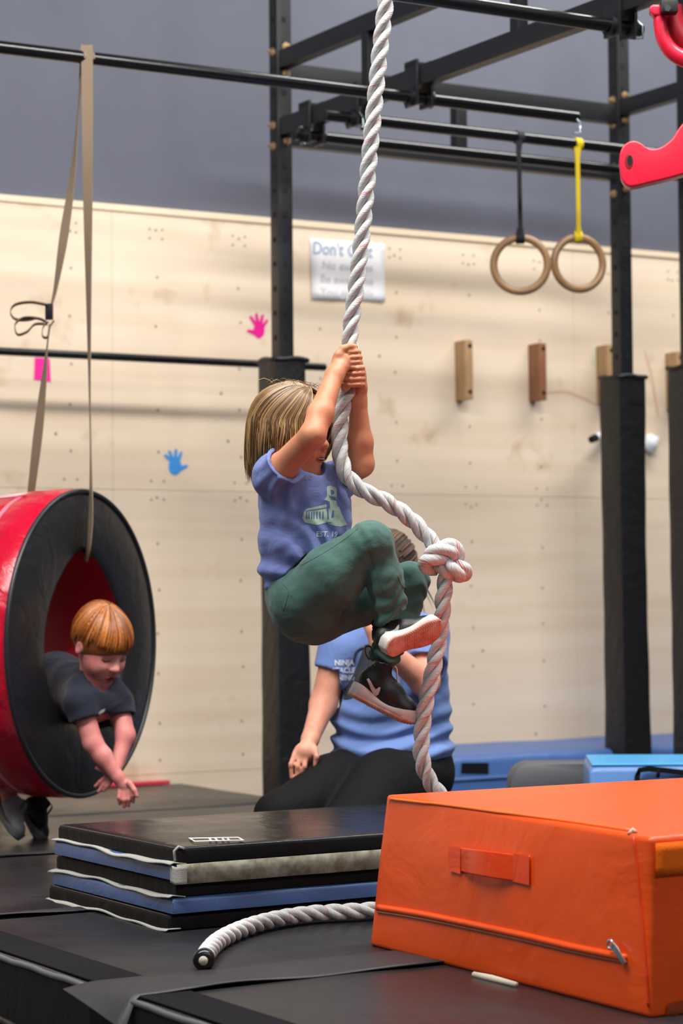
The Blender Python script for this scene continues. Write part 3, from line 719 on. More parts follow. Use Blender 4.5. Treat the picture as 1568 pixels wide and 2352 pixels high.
# ------------------------------------------------------------------ orange foam block
M_OR = mat('orange_vinyl', (234, 80, 9), 0.36, 0.5, wrinkle=0.35, wscale=3.4, bump=0.06, bscale=500)
M_OR2 = mat('orange_patch', (226, 66, 14), 0.35, 0.5, wrinkle=0.2, wscale=8)
M_ORV = mat('orange_velcro', (238, 106, 14), 0.8, 0.2, bump=0.3, bscale=300)
b0 = PZ(1492, 2340); b1 = PZ(848, 2172); e1 = (b0-b1); L1 = e1.length; e1.normalize(); e2 = Z.cross(e1)     # e1 left -> near, e2 away to the right
HB = 0.345; L2 = 1.20
ob = thing('foam_block', 'large orange vinyl foam block with a carrying handle', 'block', (b0+b1)/2+e2*L2/2)
def oblock(u, v, w): return b1+e1*u+e2*v+Z*w
def block_pt(u, v, w):                                 # u,v,w in 0..1 with a taper and soft bulge
    t1 = 0.032*w; uu = t1+(L1-2.0*t1-0.0*w)*u; vv = 0.03*w+(L2-0.06*w)*v
    hz = HB*(1-0.030*u*(1-v))
    bulge = 0.012*math.sin(math.pi*w)*math.sin(math.pi*u)
    p = oblock(uu, vv, hz*w)
    return p
def blk_face(fn, nu, nv): return [[fn(i/nu, j/nv) for j in range(nv+1)] for i in range(nu+1)]
bm = bmesh.new()
nU, nV, nW = 26, 30, 12
def bl(u, v, w):
    p = block_pt(u, v, w)
    bu = math.sin(math.pi*u); bv = math.sin(math.pi*v); bw = math.sin(math.pi*w)
    rg = 0.5*math.sin(u*13+w*5)+0.5*math.sin(v*11-w*7+u*3)
    if v <= 0: p = p-e2*(0.012*bu*bw+0.0020*rg*bw)
    if v >= 1: p = p+e2*0.012*bu*bw
    if u <= 0: p = p-e1*0.012*bv*bw
    if u >= 1: p = p+e1*(0.014*bv*bw+0.005*rg*bw*min(1, v*6))
    if w >= 1: p = p+Z*(0.014*bu*bv+0.002*rg*bu*bv)
    return p
idx = {}
def vid(i, j, k):
    if (i, j, k) not in idx: idx[(i, j, k)] = bm.verts.new(bl(i/nU, j/nV, k/nW))
    return idx[(i, j, k)]
for i in range(nU):
    for j in range(nV):
        for k in (0, nW): bm.faces.new([vid(i, j, k), vid(i+1, j, k), vid(i+1, j+1, k), vid(i, j+1, k)])
for i in range(nU):
    for k in range(nW):
        for j in (0, nV): bm.faces.new([vid(i, j, k), vid(i+1, j, k), vid(i+1, j, k+1), vid(i, j, k+1)])
for j in range(nV):
    for k in range(nW):
        for i in (0, nU): bm.faces.new([vid(i, j, k), vid(i, j+1, k), vid(i, j+1, k+1), vid(i, j, k+1)])
bmesh.ops.recalc_face_normals(bm, faces=bm.faces)
bmesh.ops.bevel(bm, geom=[e for e in bm.edges if e.calc_face_angle(0) > 0.9], offset=0.010, segments=3, affect='EDGES', profile=0.6)
bm.verts.index_update()
cover = mesh('cover', [v.co.copy() for v in bm.verts], [[v.index for v in f.verts] for f in bm.faces], M_OR, ob, auto=55); bm.free()
CB = bvh_of(cover)
def onblk(x, y, off=0.002):
    d = ray(x, y).normalized(); h = CB.ray_cast(CAMLOC, d)
    return h[0]+(h[1] if h[1].dot(d) < 0 else -h[1])*off if h[0] is not None else None
# carrying handle
rows = []
for i in range(21):
    f = i/20; lift = 0.003+0.020*max(0, math.sin(math.pi*min(max((f-0.14)/0.68, 0), 1)))**0.7
    xt, yt = 1036+f*182, 1945+f*21; xb, yb = 1040+f*176, 1998+f*32
    rows.append([onblk(xt*(1-g)+xb*g, yt*(1-g)+yb*g, lift) for g in (0, 0.06, 0.25, 0.5, 0.75, 0.94, 1)])
o = MB().quadstrip(rows, closed=False, caps=False).build('handle', M_OR2, ob); md = o.modifiers.new('t', 'SOLIDIFY'); md.thickness = 0.004
for x0, x1, f0, f1 in ((1033, 1062, 0, 0.16), (1176, 1220, 0.8, 1.02)):
    decal('handle_patch', [[(x0, 1943+f0*22), (x1, 1943+f1*22), (x1, 2003+f1*30), (x0+4, 2000+f0*30)]], CB, M_OR2, ob, 0.006, 8)
# zip with its puller and the seam above it
def seam(name, pts, w, m, off):
    p = spline(pts, 10); mb = MB(); mb.tube([q_ for q_ in (onblk(x, y, off) for x, y in p) if q_ is not None], w, 8); return mb.build(name, m, ob)
zp = [(858, 2092), (960, 2108), (1080, 2132), (1200, 2158), (1320, 2186), (1440, 2210)]
seam('zip', zp, 0.0035, mat('zip_tape', (176, 118, 92), 0.6), 0.001)
seam('zip_fold', [(x, y-9) for x, y in zp], 0.008, M_OR, 0.0)
t1 = onblk(1444, 2212, 0.006)
mb = MB(); pp = [onblk(1444, 2213, 0.010), onblk(1436, 2198, 0.012), onblk(1426, 2182, 0.012), onblk(1416, 2170, 0.012)]
ribbon([(p, e1) for p in pp], [0.010, 0.012, 0.014, 0.014], 0.003).build('zip_puller', M_PIN, ob, auto=40)
c = onblk(1413, 2170, 0.012); MB().tube([c+e1*0.0085*math.cos(t)+Z*0.0085*math.sin(t) for t in np.linspace(0, 2*math.pi, 17)[:-1]], 0.003, 8, cyc=True).build('puller_eye', M_PIN, ob)
seam('top_piping', [(886, 1834), (1020, 1850), (1180, 1872), (1320, 1891), (1448, 1910)], 0.0035, mat('orange_piping', (242, 110, 40), 0.4), 0.002)
seam('corner_piping', [(1455, 1922), (1462, 1980), (1470, 2060), (1478, 2140), (1485, 2230), (1489, 2310)], 0.0030, M_OR2, 0.001)
o = MB().quadstrip([[(bl(1, 0, w_).lerp(bl(1, 1/30, w_), 0.3) if j == 0 else bl(1, j/30, w_))+e1*0.005 for w_ in (11.6/12, 11/12, 10/12, 9.4/12)] for j in range(30)], closed=False, caps=False).build('velcro_strip', M_ORV, ob); md = o.modifiers.new('t', 'SOLIDIFY'); md.thickness = 0.003
decal('orange_fringe', [[(1530, 2306), (1570, 2296), (1570, 2330), (1526, 2332)]], CB, mat('orange_dark', (150, 60, 16), 0.9), ob, 0.004, 10)
for x, y in ((888, 1836), (1452, 1911)):
    MB().tube([q_ for q_ in (onblk(x-7, y+6, 0.002), onblk(x-3, y+3, 0.004), onblk(x, y+1, 0.006), onblk(x+8, y+3, 0.002)) if q_ is not None], 0.004, 6).build('worn_corner', mat('backing_cloth', (196, 168, 150), 0.9), ob)
o = MB().tube([PZ(x, y, 0.006) for x, y in ((1088, 2238), (1130, 2248), (1185, 2262))], [0.006, 0.008, 0.006], 8).build('cloth_strip', mat('cream_cloth', (206, 196, 178), 0.9))
tag(o, 'thin cream cloth strip poking out under the orange block', 'strip')

# ------------------------------------------------------------------ blue mats and grey block at the right
M_BM = mat('blue_vinyl', (70, 104, 164), 0.45, 0.5, wrinkle=0.3, wscale=4); M_BD = mat('blue_seam', (46, 72, 122), 0.5)
zt = 0.115; p1 = PZ(1020, 1740, zt); aM, bM = ab(p1); aM = max(aM, aR+0.03); 
t = thing('crash_mat', 'wide blue crash mat lying along the foot of the wall', 'mat', R(aM+1.2, (bM+BW)/2, -0.35))
soft_slab(aM, aM+3.4, bM, BW-0.01, -0.35, zt, 0.035, 0.006, 31, 40, 10).build('cover', M_BM, t, auto=50)
q = [PB(x, y, bM-0.004) for x, y in ((1061, 1752), (1122, 1752), (1122, 1777), (1059, 1776))]
MB().add(q+[v+N*0.004 for v in q], [(0, 1, 2, 3), (0, 4, 5, 1), (1, 5, 6, 2), (2, 6, 7, 3), (3, 7, 4, 0)]).build('handle_patch', M_LOOP, t, smooth=False)
zz = PB(1100, 1788, bM).z; MB().tube([R(aM+0.01+3.3*i/20, bM-0.002, zz) for i in range(21)], 0.008, 8).build('side_seam', M_BM, t)
M_LB = mat('light_blue_vinyl', (92, 140, 205), 0.4, 0.5, wrinkle=0.2, wscale=5); M_LT = mat('cyan_top', (64, 158, 214), 0.4, 0.5)
dB = 7.7; c0 = P(1353, 1757, dB); zt = c0.z; GX = Vector((1, -0.06, 0)).normalized(); GY = Vector((0.06, 1, 0)).normalized()
def RB(a, b, z=0): return Vector((c0.x, c0.y, 0))+GX*a+GY*b+Z*z
t = thing('foam_step', 'light blue foam step with a black carrying strap', 'block', RB(0.4, 0.25, -0.35))
soft_slab(0, 0.9, 0, 0.45, -0.35, zt, 0.025, 0.003, 33, 20, 10, R=RB).build('cover', M_LB, t, auto=50)
soft_slab(0.008, 0.892, 0.008, 0.442, zt-0.003, zt+0.004, 0.004, 0.001, 34, 20, 10, R=RB).build('top_sheet', M_LT, t, auto=50)
sp = [P(x, y, dB-0.03) for x, y in ((1462, 1812), (1463, 1784), (1468, 1769), (1490, 1766), (1530, 1770), (1580, 1776))]
ribbon([(p, Vector((0.7, 0, 0.7))) for i, p in enumerate(sp)], 0.018, 0.006).build('carrying_strap', M_LOOP, t, auto=40)
MB().tube([P(x, y, dB-0.035) for x, y in ((1510, 1768), (1512, 1776), (1509, 1786))], 0.006, 8).build('strap_end', M_LOOP, t)
dG = 8.25; g0 = P(1168, 1752, dG); g1 = P(1400, 1752, dG); zt = g0.z; w = g1.x-g0.x
def RG(a, b, z=0): return Vector((g0.x, g0.y, 0))+Vector((1, 0, 0))*a+Vector((0, 1, 0))*b+Z*z
prof = [(0, -0.35), (0, zt-0.09)]+[(0.075-0.075*math.cos(k*math.pi/12), zt-0.075+0.075*math.sin(k*math.pi/12)) for k in range(1, 7)]+[(w-0.05, zt), (w, zt-0.05), (w, -0.35)]
rings = [[RG(x*(1-0.0)+(0.006 if e else 0), dbv, z-(0.006 if e else 0)) for x, z in prof] for dbv, e in ((0.0, 1), (0.008, 0), (0.12, 0), (0.128, 1))]
tag(MB().quadstrip(rings).build('padded_block', mat('grey_vinyl', (84, 84, 88), 0.5, 0.4, bump=0.1, bscale=200), auto=50), 'dark grey padded block with a rounded top corner between the blue mats', 'block')

# ================================================================== hanging padded tyre
M_TRED = mat('tyre_red', (182, 8, 42), 0.28, 0.5, wrinkle=0.5, wscale=7); M_TBLK = mat('tyre_black', (26, 26, 30), 0.40, 0.5, wrinkle=0.35, wscale=6)
M_TPIPE = mat('tyre_piping', (30, 32, 37), 0.4)
ax = Vector((0.925, -0.38, 0.0)).normalized(); up = Z; sd = up.cross(ax).normalized()
TC = P(193, 1477, 7.62); RO = 349*7.62/FPX; RI = 0.272; WT = 0.33
tyre = thing('tyre_swing', 'red and black padded tyre hanging from a beige strap', 'tyre', Vector((TC.x, TC.y, TC.z-RO)))
def tp(phi, r, w): return TC+(up*math.cos(phi)+sd*math.sin(phi))*r+ax*w
def rin(phi): return RI+0.030*max(0, math.cos(phi))**10-0.012*max(0, math.cos(phi-1.1))**4-0.012*max(0, math.cos(phi+1.1))**4
NP = 128
def revolve(name, prof, m, parent=tyre, wav=0.0):
    rings = []
    for i in range(NP):
        ph = 2*math.pi*i/NP; k = wav*(math.sin(ph*23)+0.6*math.sin(ph*41+1)+0.5*math.sin(ph*67+2))
        rings.append([tp(ph, (r if not callable(r) else r(ph))+k*kk, w) for r, w, kk in prof])
    mb = MB(); mb.quadstrip(rings, closed=False, caps=False, cyc=True); return mb.build(name, m, parent, auto=70)
revolve('outer_cover', [(RO-0.004, -0.004, 0), (RO+0.000, -0.014, 0.3), (RO+0.007, -0.045, 1), (RO+0.006, -WT*0.42, 0.5), (RO+0.001, -WT*0.45, 0.1), (RO+0.002, -WT*0.48, 0.5), (RO-0.008, -WT*0.7, 1), (RO-0.030, -WT+0.03, 0.3), (RO-0.05, -WT+0.004, 0)], M_TRED, wav=0.0022)
for w0, s in ((0.0, 1), (-WT, -1)):
    revolve('side_panel', [(RO-0.006+min(0, s)*0.046, w0, 0), (RO-0.03+min(0, s)*0.046, w0+s*0.008, 0.4), (RO-0.08, w0+s*0.014, 1), (lambda p: 0.5*(RO+rin(p)), w0+s*0.016, 1), (lambda p: rin(p)+0.03, w0+s*0.012, 1), (lambda p: rin(p)+0.006, w0+s*0.004, 0.4), (lambda p: rin(p), w0-s*0.004, 0)], M_TBLK, wav=0.0014)
    MB().tube([tp(2*math.pi*i/NP, RO-0.001+min(0, s)*0.048, w0+s*0.002) for i in range(NP)], 0.0085, 8, cyc=True).build('edge_piping', M_TPIPE, tyre)
revolve('inner_lining', [(lambda p: rin(p), -0.002, 0), (lambda p: rin(p)-0.03, -WT*0.5, 0.5), (lambda p: rin(p), -WT+0.002, 0)], mat('tyre_inner', (150, 10, 30), 0.4, 0.4, wrinkle=0.3), wav=0.001)
revolve('seam_tape', [(RO+0.0055, -WT*0.42, 0.3), (RO+0.0050, -WT*0.45, 0.1), (RO+0.0035, -WT*0.48, 0.3)], mat('tyre_seam', (226, 120, 140), 0.35), wav=0.0022)
mb = MB(); mb.tube([tp(-0.30, RO+0.011, -WT*0.40), tp(-0.36, RO+0.013, -WT*0.52), tp(-0.40, RO+0.012, -WT*0.72)], 0.005, 6); mb.build('zip_end', mat('tyre_zip', (222, 170, 176), 0.4), tyre)
# the strap
M_BEI = mat('beige_webbing', (128, 111, 92), 0.75, 0.3, bump=0.4, bscale=600)
bc = R(PB(199, 115, b_long).dot(A), b_long, ZBAR); db = bc.y
sw = 0.040
def stp(rows):
    rows = spline(rows, 6); out = []
    for x, y, d, wpx in rows:
        wf = min(1, wpx*d/FPX/sw); an = math.acos(wf); out.append((P(x, y, d), Vector((math.cos(an), -math.sin(an), 0))))
    return out
strap = thing('tyre_strap', 'beige webbing strap looped over the long bar and through the tyre', 'strap', bc)
ribbon(stp([(200, 104, db-0.022, 27), (200, 130, db-0.024, 27), (201, 300, db-0.03, 26), (202, 500, db-0.035, 21), (204, 700, db-0.05, 13), (206, 900, db-0.06, 6), (208, 1020, db-0.07, 5), (209, 1130, 7.60, 9), (208, 1200, 7.585, 12), (203, 1262, 7.592, 10), (197, 1276, 7.65, 6), (192, 1279, 7.74, 5)]), sw, 0.003).build('webbing', M_BEI, strap, auto=40)
ribbon(stp([(199, 104, db+0.022, 27), (190, 150, db+0.02, 16), (180, 260, db+0.02, 6), (167, 400, db+0.01, 15), (147, 540, db, 22), (128, 660, db, 12), (116, 710, db, 7)]), sw, 0.003).build('webbing', M_BEI, strap, auto=40)
ribbon(stp([(114, 745, db, 7), (108, 800, db, 6), (100, 880, db+0.02, 15), (88, 990, db+0.04, 22), (75, 1100, db+0.07, 19), (70, 1140, db+0.09, 16)]), sw, 0.003).build('webbing', M_BEI, strap, auto=40)
ribbon([(bc+N*0.0225*math.cos(t)+Z*0.0225*math.sin(t), A) for t in np.linspace(-0.3, math.pi+0.3, 16)], sw, 0.003).build('bar_loop', M_BEI, strap, auto=40)
MB().cbox(P(113, 716, db-0.012), Vector((1, 0, 0)), Vector((0, 1, 0)), Z, 0.026, 0.022, 0.055, 0.004).build('cam_buckle', mat('buckle', (26, 27, 32), 0.35, metal=0.4), strap, auto=40)
def coil(pts, name='strap_tail', w=0.034): ribbon([(P(x, y, db-0.02+dd), Vector((0.15, -1, 0.1))) for x, y, dd in spline(pts, 8)], w, 0.003).build(name, M_BEI if name != 'strap_end' else M_LOOP, strap, auto=40)
coil([(108, 700, 0), (70, 694, 0), (35, 700, 0.01), (24, 716, 0.01), (34, 732, 0.01), (60, 735, 0.0), (85, 730, 0)])
coil([(110, 742, 0), (90, 732, -0.01), (55, 730, -0.015), (35, 745, -0.015), (40, 768, -0.01), (62, 762, -0.01), (80, 745, 0), (108, 744, 0)])
coil([(106, 740, -0.02), (98, 755, -0.02), (98, 772, -0.02), (108, 774, -0.02), (112, 755, -0.01), (124, 736, -0.01)])
# ================================================================== climbing rope
DR = 5.55; RR = 0.0205
def B(x, y, dd=0.0): return P(x, y, DR+dd)
def rope_mat(tracer):
    m = bpy.data.materials.new('rope_fibre_tracer' if tracer else 'rope_fibre'); m.use_nodes = True; nt = m.node_tree; L = nt.links; b = nt.nodes['Principled BSDF']
    uv = nt.nodes.new('ShaderNodeUVMap'); sep = nt.nodes.new('ShaderNodeSeparateXYZ'); L.new(uv.outputs[0], sep.inputs[0])
    def math_(op, a, b_=None, c=None):
        n = nt.nodes.new('ShaderNodeMath'); n.operation = op
        for i, q in enumerate((a, b_, c)):
            if q is None: continue
            if isinstance(q, (int, float)): n.inputs[i].default_value = q
            else: L.new(q, n.inputs[i])
        return n.outputs[0]
    ph = math_('MULTIPLY_ADD', sep.outputs[0], -14.0, sep.outputs[1])      # fibres run obliquely over the strand
    cmb = nt.nodes.new('ShaderNodeCombineXYZ'); L.new(math_('MULTIPLY', ph, 26.0), cmb.inputs[0]); L.new(math_('MULTIPLY', sep.outputs[0], 60.0), cmb.inputs[1])
    n = nt.nodes.new('ShaderNodeTexNoise'); n.inputs['Scale'].default_value = 1.0; n.inputs['Detail'].default_value = 3; L.new(cmb.outputs[0], n.inputs['Vector'])
    bp = nt.nodes.new('ShaderNodeBump'); bp.inputs['Strength'].default_value = 0.7; bp.inputs['Distance'].default_value = 0.0022; L.new(n.outputs['Fac'], bp.inputs['Height']); L.new(bp.outputs[0], b.inputs['Normal'])
    r = nt.nodes.new('ShaderNodeValToRGB'); e = r.color_ramp.elements; e[0].position = 0.3; e[0].color = lin((174, 174, 172)); e[1].position = 0.6; e[1].color = lin((220, 222, 222)); L.new(n.outputs['Fac'], r.inputs[0])
    col = r.outputs[0]
    if tracer:
        fr = math_('FRACT', math_('MULTIPLY_ADD', sep.outputs[0], -14.0, math_('ADD', sep.outputs[1], 100.0)))
        def band(c, w): return math_('LESS_THAN', math_('ABSOLUTE', math_('SUBTRACT', fr, c)), w)
        msk = math_('MAXIMUM', band(0.42, 0.010), band(0.50, 0.014))
        mx = nt.nodes.new('ShaderNodeMixRGB'); L.new(msk, mx.inputs[0]); L.new(col, mx.inputs[1]); mx.inputs[2].default_value = lin((206, 62, 40)); col = mx.outputs[0]
    L.new(col, b.inputs['Base Color']); b.inputs['Roughness'].default_value = 0.75; b.inputs['Specular IOR Level'].default_value = 0.3
    return m
M_ROPE, M_ROPET = rope_mat(False), rope_mat(True)
def uv_tube(name, pts, outs, r, m, parent, n=14, flat=1.0, u0=0.0, caps=True):
    """tube with u = length, v = turn around; outs = reference direction of v = 0"""
    pts = [Vector(p) for p in pts]; V = []; F = []; UV = []; s = u0; us = []
    rs = r if isinstance(r, list) else [r]*len(pts)
    for i, p in enumerate(pts):
        a = pts[max(i-1, 0)]; b = pts[min(i+1, len(pts)-1)]; t = (b-a).normalized(); o = Vector(outs[i]); o = (o-t*o.dot(t)).normalized(); sdv = t.cross(o)
        if i: s += (p-pts[i-1]).length
        us.append(s)
        for j in range(n):
            an = 2*math.pi*j/n; V.append(p+(o*math.cos(an)*flat+sdv*math.sin(an))*rs[i])
    for i in range(len(pts)-1):
        for j in range(n):
            F.append((i*n+j, i*n+(j+1) % n, (i+1)*n+(j+1) % n, (i+1)*n+j))
            UV += [(us[i], j/n), (us[i], (j+1)/n), (us[i+1], (j+1)/n), (us[i+1], j/n)]
    if caps:
        for base, rev in ((0, True), ((len(pts)-1)*n, False)):
            f = [base+j for j in range(n)]; F.append(tuple(f[::-1] if rev else f)); UV += [(us[0], 0.0)]*n
    o = mesh(name, V, F, m, parent); uvl = o.data.uv_layers.new(name='UVMap'); uvl.data.foreach_set('uv', [c for q in UV for c in q]); return o
rope = thing('climbing_rope', 'thick white twisted climbing rope with a knot, gripped by the child', 'rope', B(1040, 2000, 0.1))
up_pts = [(892, -60, 0), (884, 20, 0), (872, 120, 0), (862, 220, 0), (851, 330, 0), (840, 450, 0), (828, 570, 0), (815, 680, 0), (804, 770, 0), (809, 830, 0), (803, 880, 0), (788, 930, 0), (780, 985, 0), (781, 1040, -0.01), (796, 1092, -0.02), (836, 1128, -0.02), (886, 1152, -0.015), (940, 1190, -0.01), (980, 1232, -0.005), (1010, 1272, 0), (1024, 1312, 0), (1018, 1370, 0.0), (1014, 1420, 0.015), (1008, 1470, 0.03), (994, 1540, 0.02), (978, 1610, 0.01), (969, 1680, 0.01), (968, 1740, 0.01), (984, 1790, 0.02), (1012, 1830, 0.03)]
path = [tuple(B(*q)) for q in up_pts]+[tuple(B(1050, 1900, 0.07)), tuple(PZ(1075, 2030, 0.06)), tuple(PZ(1020, 2066, 0.03)), tuple(PZ(940, 2076, 0.026))]
path += [tuple(PZ(x, y, 0.0235)) for x, y in ((855, 2090), (790, 2094), (720, 2098), (650, 2108), (590, 2122), (540, 2140), (500, 2162), (478, 2185), (468, 2204))]
RP, RS = resample(spline(path, 12), 0.005)
RPv = [Vector(q) for q in RP]; RT, RU, RB_ = frames(RPv)
LAY = 0.140
kn = np.array(B(1020, 1290)); 
for k in range(3):
    pts = []; outs = []; rs = []
    for i, p in enumerate(RPv):
        al = 2*math.pi*(RS[i]/LAY+k/3.0); o = RU[i]*math.cos(al)+RB_[i]*math.sin(al)
        dk = abs(np.linalg.norm(RP[i]-kn)); sq = 1.0-0.18*math.exp(-(dk/0.03)**2)
        pts.append(p+o*RR*0.555*sq); outs.append(o); rs.append(RR*0.475*(1.0 if RS[-1]-RS[i] > 0.03 else 0.95))
    uv_tube('strand', pts, outs, rs, M_ROPET if k == 0 else M_ROPE, rope, 14)
# knot: strands tucked through each other
def kn_loop(pts, r): 
    p = spline(pts, 8); q = [B(x, y, dd) for x, y, dd in p]; T_, U_, B_ = frames(q); return uv_tube('knot_strand', q, [U_[i] for i in range(len(q))], [r*(0.7+0.3*min(1, 4*min(i, len(q)-1-i)/len(q))) for i in range(len(q))], M_ROPET, rope, 16, u0=random.random())
kn_loop([(982, 1286, 0.005), (984, 1272, -0.022), (1000, 1262, -0.032), (1022, 1262, -0.034), (1040, 1270, -0.028), (1036, 1282, -0.012), (1020, 1288, 0.01)], 0.0138)
kn_loop([(1000, 1262, -0.006), (1022, 1250, -0.012), (1040, 1250, -0.010), (1053, 1263, -0.006), (1054, 1282, 0.0), (1040, 1296, 0.01)], 0.0135)
kn_loop([(1030, 1284, -0.018), (1005, 1284, -0.030), (982, 1286, -0.026), (974, 1296, -0.010), (984, 1308, 0.002), (1002, 1312, 0.012)], 0.0160)
kn_loop([(1022, 1284, -0.016), (1036, 1300, -0.030), (1050, 1314, -0.026), (1062, 1322, -0.012), (1050, 1326, 0.006), (1030, 1318, 0.012)], 0.0140)
kn_loop([(1040, 1290, -0.004), (1056, 1299, -0.016), (1070, 1308, -0.010), (1068, 1322, 0.004), (1046, 1322, 0.014), (1024, 1310, 0.018)], 0.0145)
kn_loop([(996, 1296, 0.012), (1010, 1302, -0.010), (1024, 1314, -0.014), (1030, 1328, 0.0)], 0.0150)
# taped end
e0 = Vector(RP[-1]); et = (Vector(RP[-1])-Vector(RP[-9])).normalized()
MB().tube([e0-et*0.018, e0-et*0.010, e0, e0+et*0.012, e0+et*0.017], [0.0215, 0.0235, 0.0245, 0.0225, 0.016], 20).build('end_cap', mat('black_tape', (20, 20, 22), 0.25), rope, auto=60)
MB().tube([e0+et*0.0165, e0+et*0.0195], [0.0105, 0.009], 14).build('end_core', mat('cream_core', (196, 188, 170), 0.8), rope)
MB().tube([e0-et*0.024, e0-et*0.016], 0.0222, 20).build('green_tape', mat('green_tape', (60, 110, 70), 0.6), rope)

# ================================================================== people: shared builders
def basis(yaw, pitch, roll=0.0):
    """yaw 0 = facing the camera, 90 = facing picture right; pitch down positive"""
    y, p = math.radians(yaw), math.radians(pitch)
    F = Vector((math.sin(y)*math.cos(p), -math.cos(y)*math.cos(p), -math.sin(p)))
    U = Vector((math.sin(y)*math.sin(p), -math.cos(y)*math.sin(p), math.cos(p)))
    if roll: U = Quaternion(F, math.radians(roll)) @ U
    return F, U, F.cross(U)
def skin_mat(name, rgb, rgb2): return mat(name, rgb, 0.5, 0.4, var=0.3, vscale=14, rgb2=rgb2, sss=0.12, bump=0.08, bscale=350)
def add_head(s, C, F, U, S, k):
    h = lambda f, u, r=0.0: C+F*f*k+U*u*k+S*r*k
    ax_ = [F, S, U]
    s.ell(h(-0.004, 0.004), (0.090*k, 0.074*k, 0.084*k), ax_, 0.01)
    s.ell(h(0.034, -0.050), (0.054*k, 0.056*k, 0.062*k), ax_, 0.03*k)
    s.ell(h(0.058, -0.097), (0.027*k, 0.029*k, 0.024*k), ax_, 0.025*k)
    for r in (-1, 1):
        s.ell(h(0.055, -0.050, 0.030*r), (0.028*k, 0.026*k, 0.028*k), ax_, 0.02*k)
        s.ell(h(0.000, -0.024, 0.074*r), (0.016*k, 0.008*k, 0.024*k), ax_, 0.006*k)
        s.ell(h(-0.001, -0.024, 0.083*r), (0.008*k, 0.006*k, 0.014*k), ax_, 0.004*k, 'sub')
        s.ell(h(0.088, -0.016, 0.031*r), (0.012*k, 0.017*k, 0.010*k), ax_, 0.014*k, 'sub')
    s.cap(h(0.080, -0.006), h(0.097, -0.036), 0.006*k, 0.0085*k, 0.012*k)
    s.ell(h(0.097, -0.038), (0.010*k, 0.011*k, 0.009*k), ax_, 0.008*k)
    for r in (-1, 1): s.ell(h(0.089, -0.042, 0.010*r), (0.008*k, 0.007*k, 0.006*k), ax_, 0.006*k)
    s.ell(h(0.074, -0.068), (0.017*k, 0.026*k, 0.020*k), ax_, 0.015*k)
def face_caster(body, C, F, U, S, k):
    bv = bvh_of(body)
    def fn(r, u, off=0.0):
        p = C+S*r*k+U*u*k+F*0.25*k; hit = bv.ray_cast(p, -F)
        return (hit[0]+F*off) if hit[0] is not None else C+S*r*k+U*u*k+F*(0.08*k+off)
    return fn
def face_parts(person, fc, k, eyes='open', teeth=False, lip=(176, 92, 84), open_=0.0, iris=(70, 60, 50), brow=(120, 90, 60), w=0.017, mu=-0.073):
    m_lip = mat('lips_%d' % lip[0], lip, 0.4, sss=0.1); m_dk = mat('mouth_dark', (70, 18, 18), 0.6); m_w = mat('eye_white', (226, 224, 222), 0.2); m_t = mat('tooth_ivory', (190, 168, 158), 0.4)
    ring_o = [fc(w*math.cos(t), mu+(0.0045+open_)*math.sin(t), 0.0) for t in np.linspace(0, 2*math.pi, 25)[:-1]]
    MB().tube(ring_o, (0.0019 if teeth else 0.0028)*k, 8, cyc=True).build('lips', m_lip, person)
    MB().quadstrip([[fc(q_*w*math.cos(t), mu+q_*(0.0045+open_)*math.sin(t), 0.0010) for t in np.linspace(0, 2*math.pi, 25)[:-1]] for q_ in (1.0, 0.75, 0.5, 0.25, 0.02)], True, False).build('mouth', m_dk if open_ else m_lip, person, smooth=False)
    if teeth:
        for i in range(-3, 4):
            c = fc(i*0.0042, mu+open_*0.55, 0.0016); MB().cbox(c, Vector((1, 0, 0)), Vector((0, 1, 0)), Z, 0.0034*k, 0.0012*k, 0.0034*k, 0.0006).build('tooth', m_t, person)
    for r in (-1, 1):
        c = fc(0.031*r, -0.014, -(0.0125 if eyes == 'down' else 0.0090)*k)
        fdir = (fc(0, 0, 1.0)-fc(0, 0, 0.0)).normalized()
        s = SDF(c-Vector((.02, .02, .02))*k, c+Vector((.02, .02, .02))*k, 0.0022*k); s.ell(c, (0.0115*k,)*3, k=0)
        e = sdf_mesh('eye', s, m_w, person)
        u = fdir.orthogonal().normalized(); v = fdir.cross(u); dn = Vector((0, 0, -1))
        look = (fdir+dn*0.35).normalized(); u = look.orthogonal().normalized(); v = look.cross(u)
        MB().add([c+look*0.0098*k+(u*math.cos(t)+v*math.sin(t))*0.0060*k for t in np.linspace(0, 2*math.pi, 17)[:-1]]+[c+look*0.0122*k], [(i, (i+1) % 16, 16) for i in range(16)]).build('iris', mat('iris_%d' % iris[0], iris, 0.1), e)
        MB().tube([fc(0.031*r+0.014*x, -0.013+(-0.005 if eyes == 'down' else 0.006)*(1-x*x)-(0.004 if eyes == 'down' else 0.0), 0.0006) for x in np.linspace(-1, 1, 9)], [0.0008*k]+[0.0017*k]*7+[0.0008*k], 6).build('eyelashes', mat('lash', (60, 38, 28), 0.7), person)
        MB().tube([fc(0.031*r+0.016*x, 0.010+0.004*(1-x*x), 0.0003) for x in np.linspace(-1, 1, 9)], [0.001*k]+[0.0024*k]*7+[0.001*k], 6).build('eyebrow', mat('brow_%d' % brow[0], brow, 0.8), person)
def hair_mat(name, dark, mid, light, rough=0.38):
    m = bpy.data.materials.new(name); m.use_nodes = True; nt = m.node_tree; b = nt.nodes['Principled BSDF']
    at = nt.nodes.new('ShaderNodeAttribute'); at.attribute_name = 'tone'; r = nt.nodes.new('ShaderNodeValToRGB'); e = r.color_ramp.elements
    e[0].color = lin(dark); e[1].color = lin(light); x = e.new(0.5); x.color = lin(mid)
    nt.links.new(at.outputs['Fac'], r.inputs[0]); nt.links.new(r.outputs[0], b.inputs['Base Color']); b.inputs['Roughness'].default_value = rough; b.inputs['Specular IOR Level'].default_value = 0.5
    return m
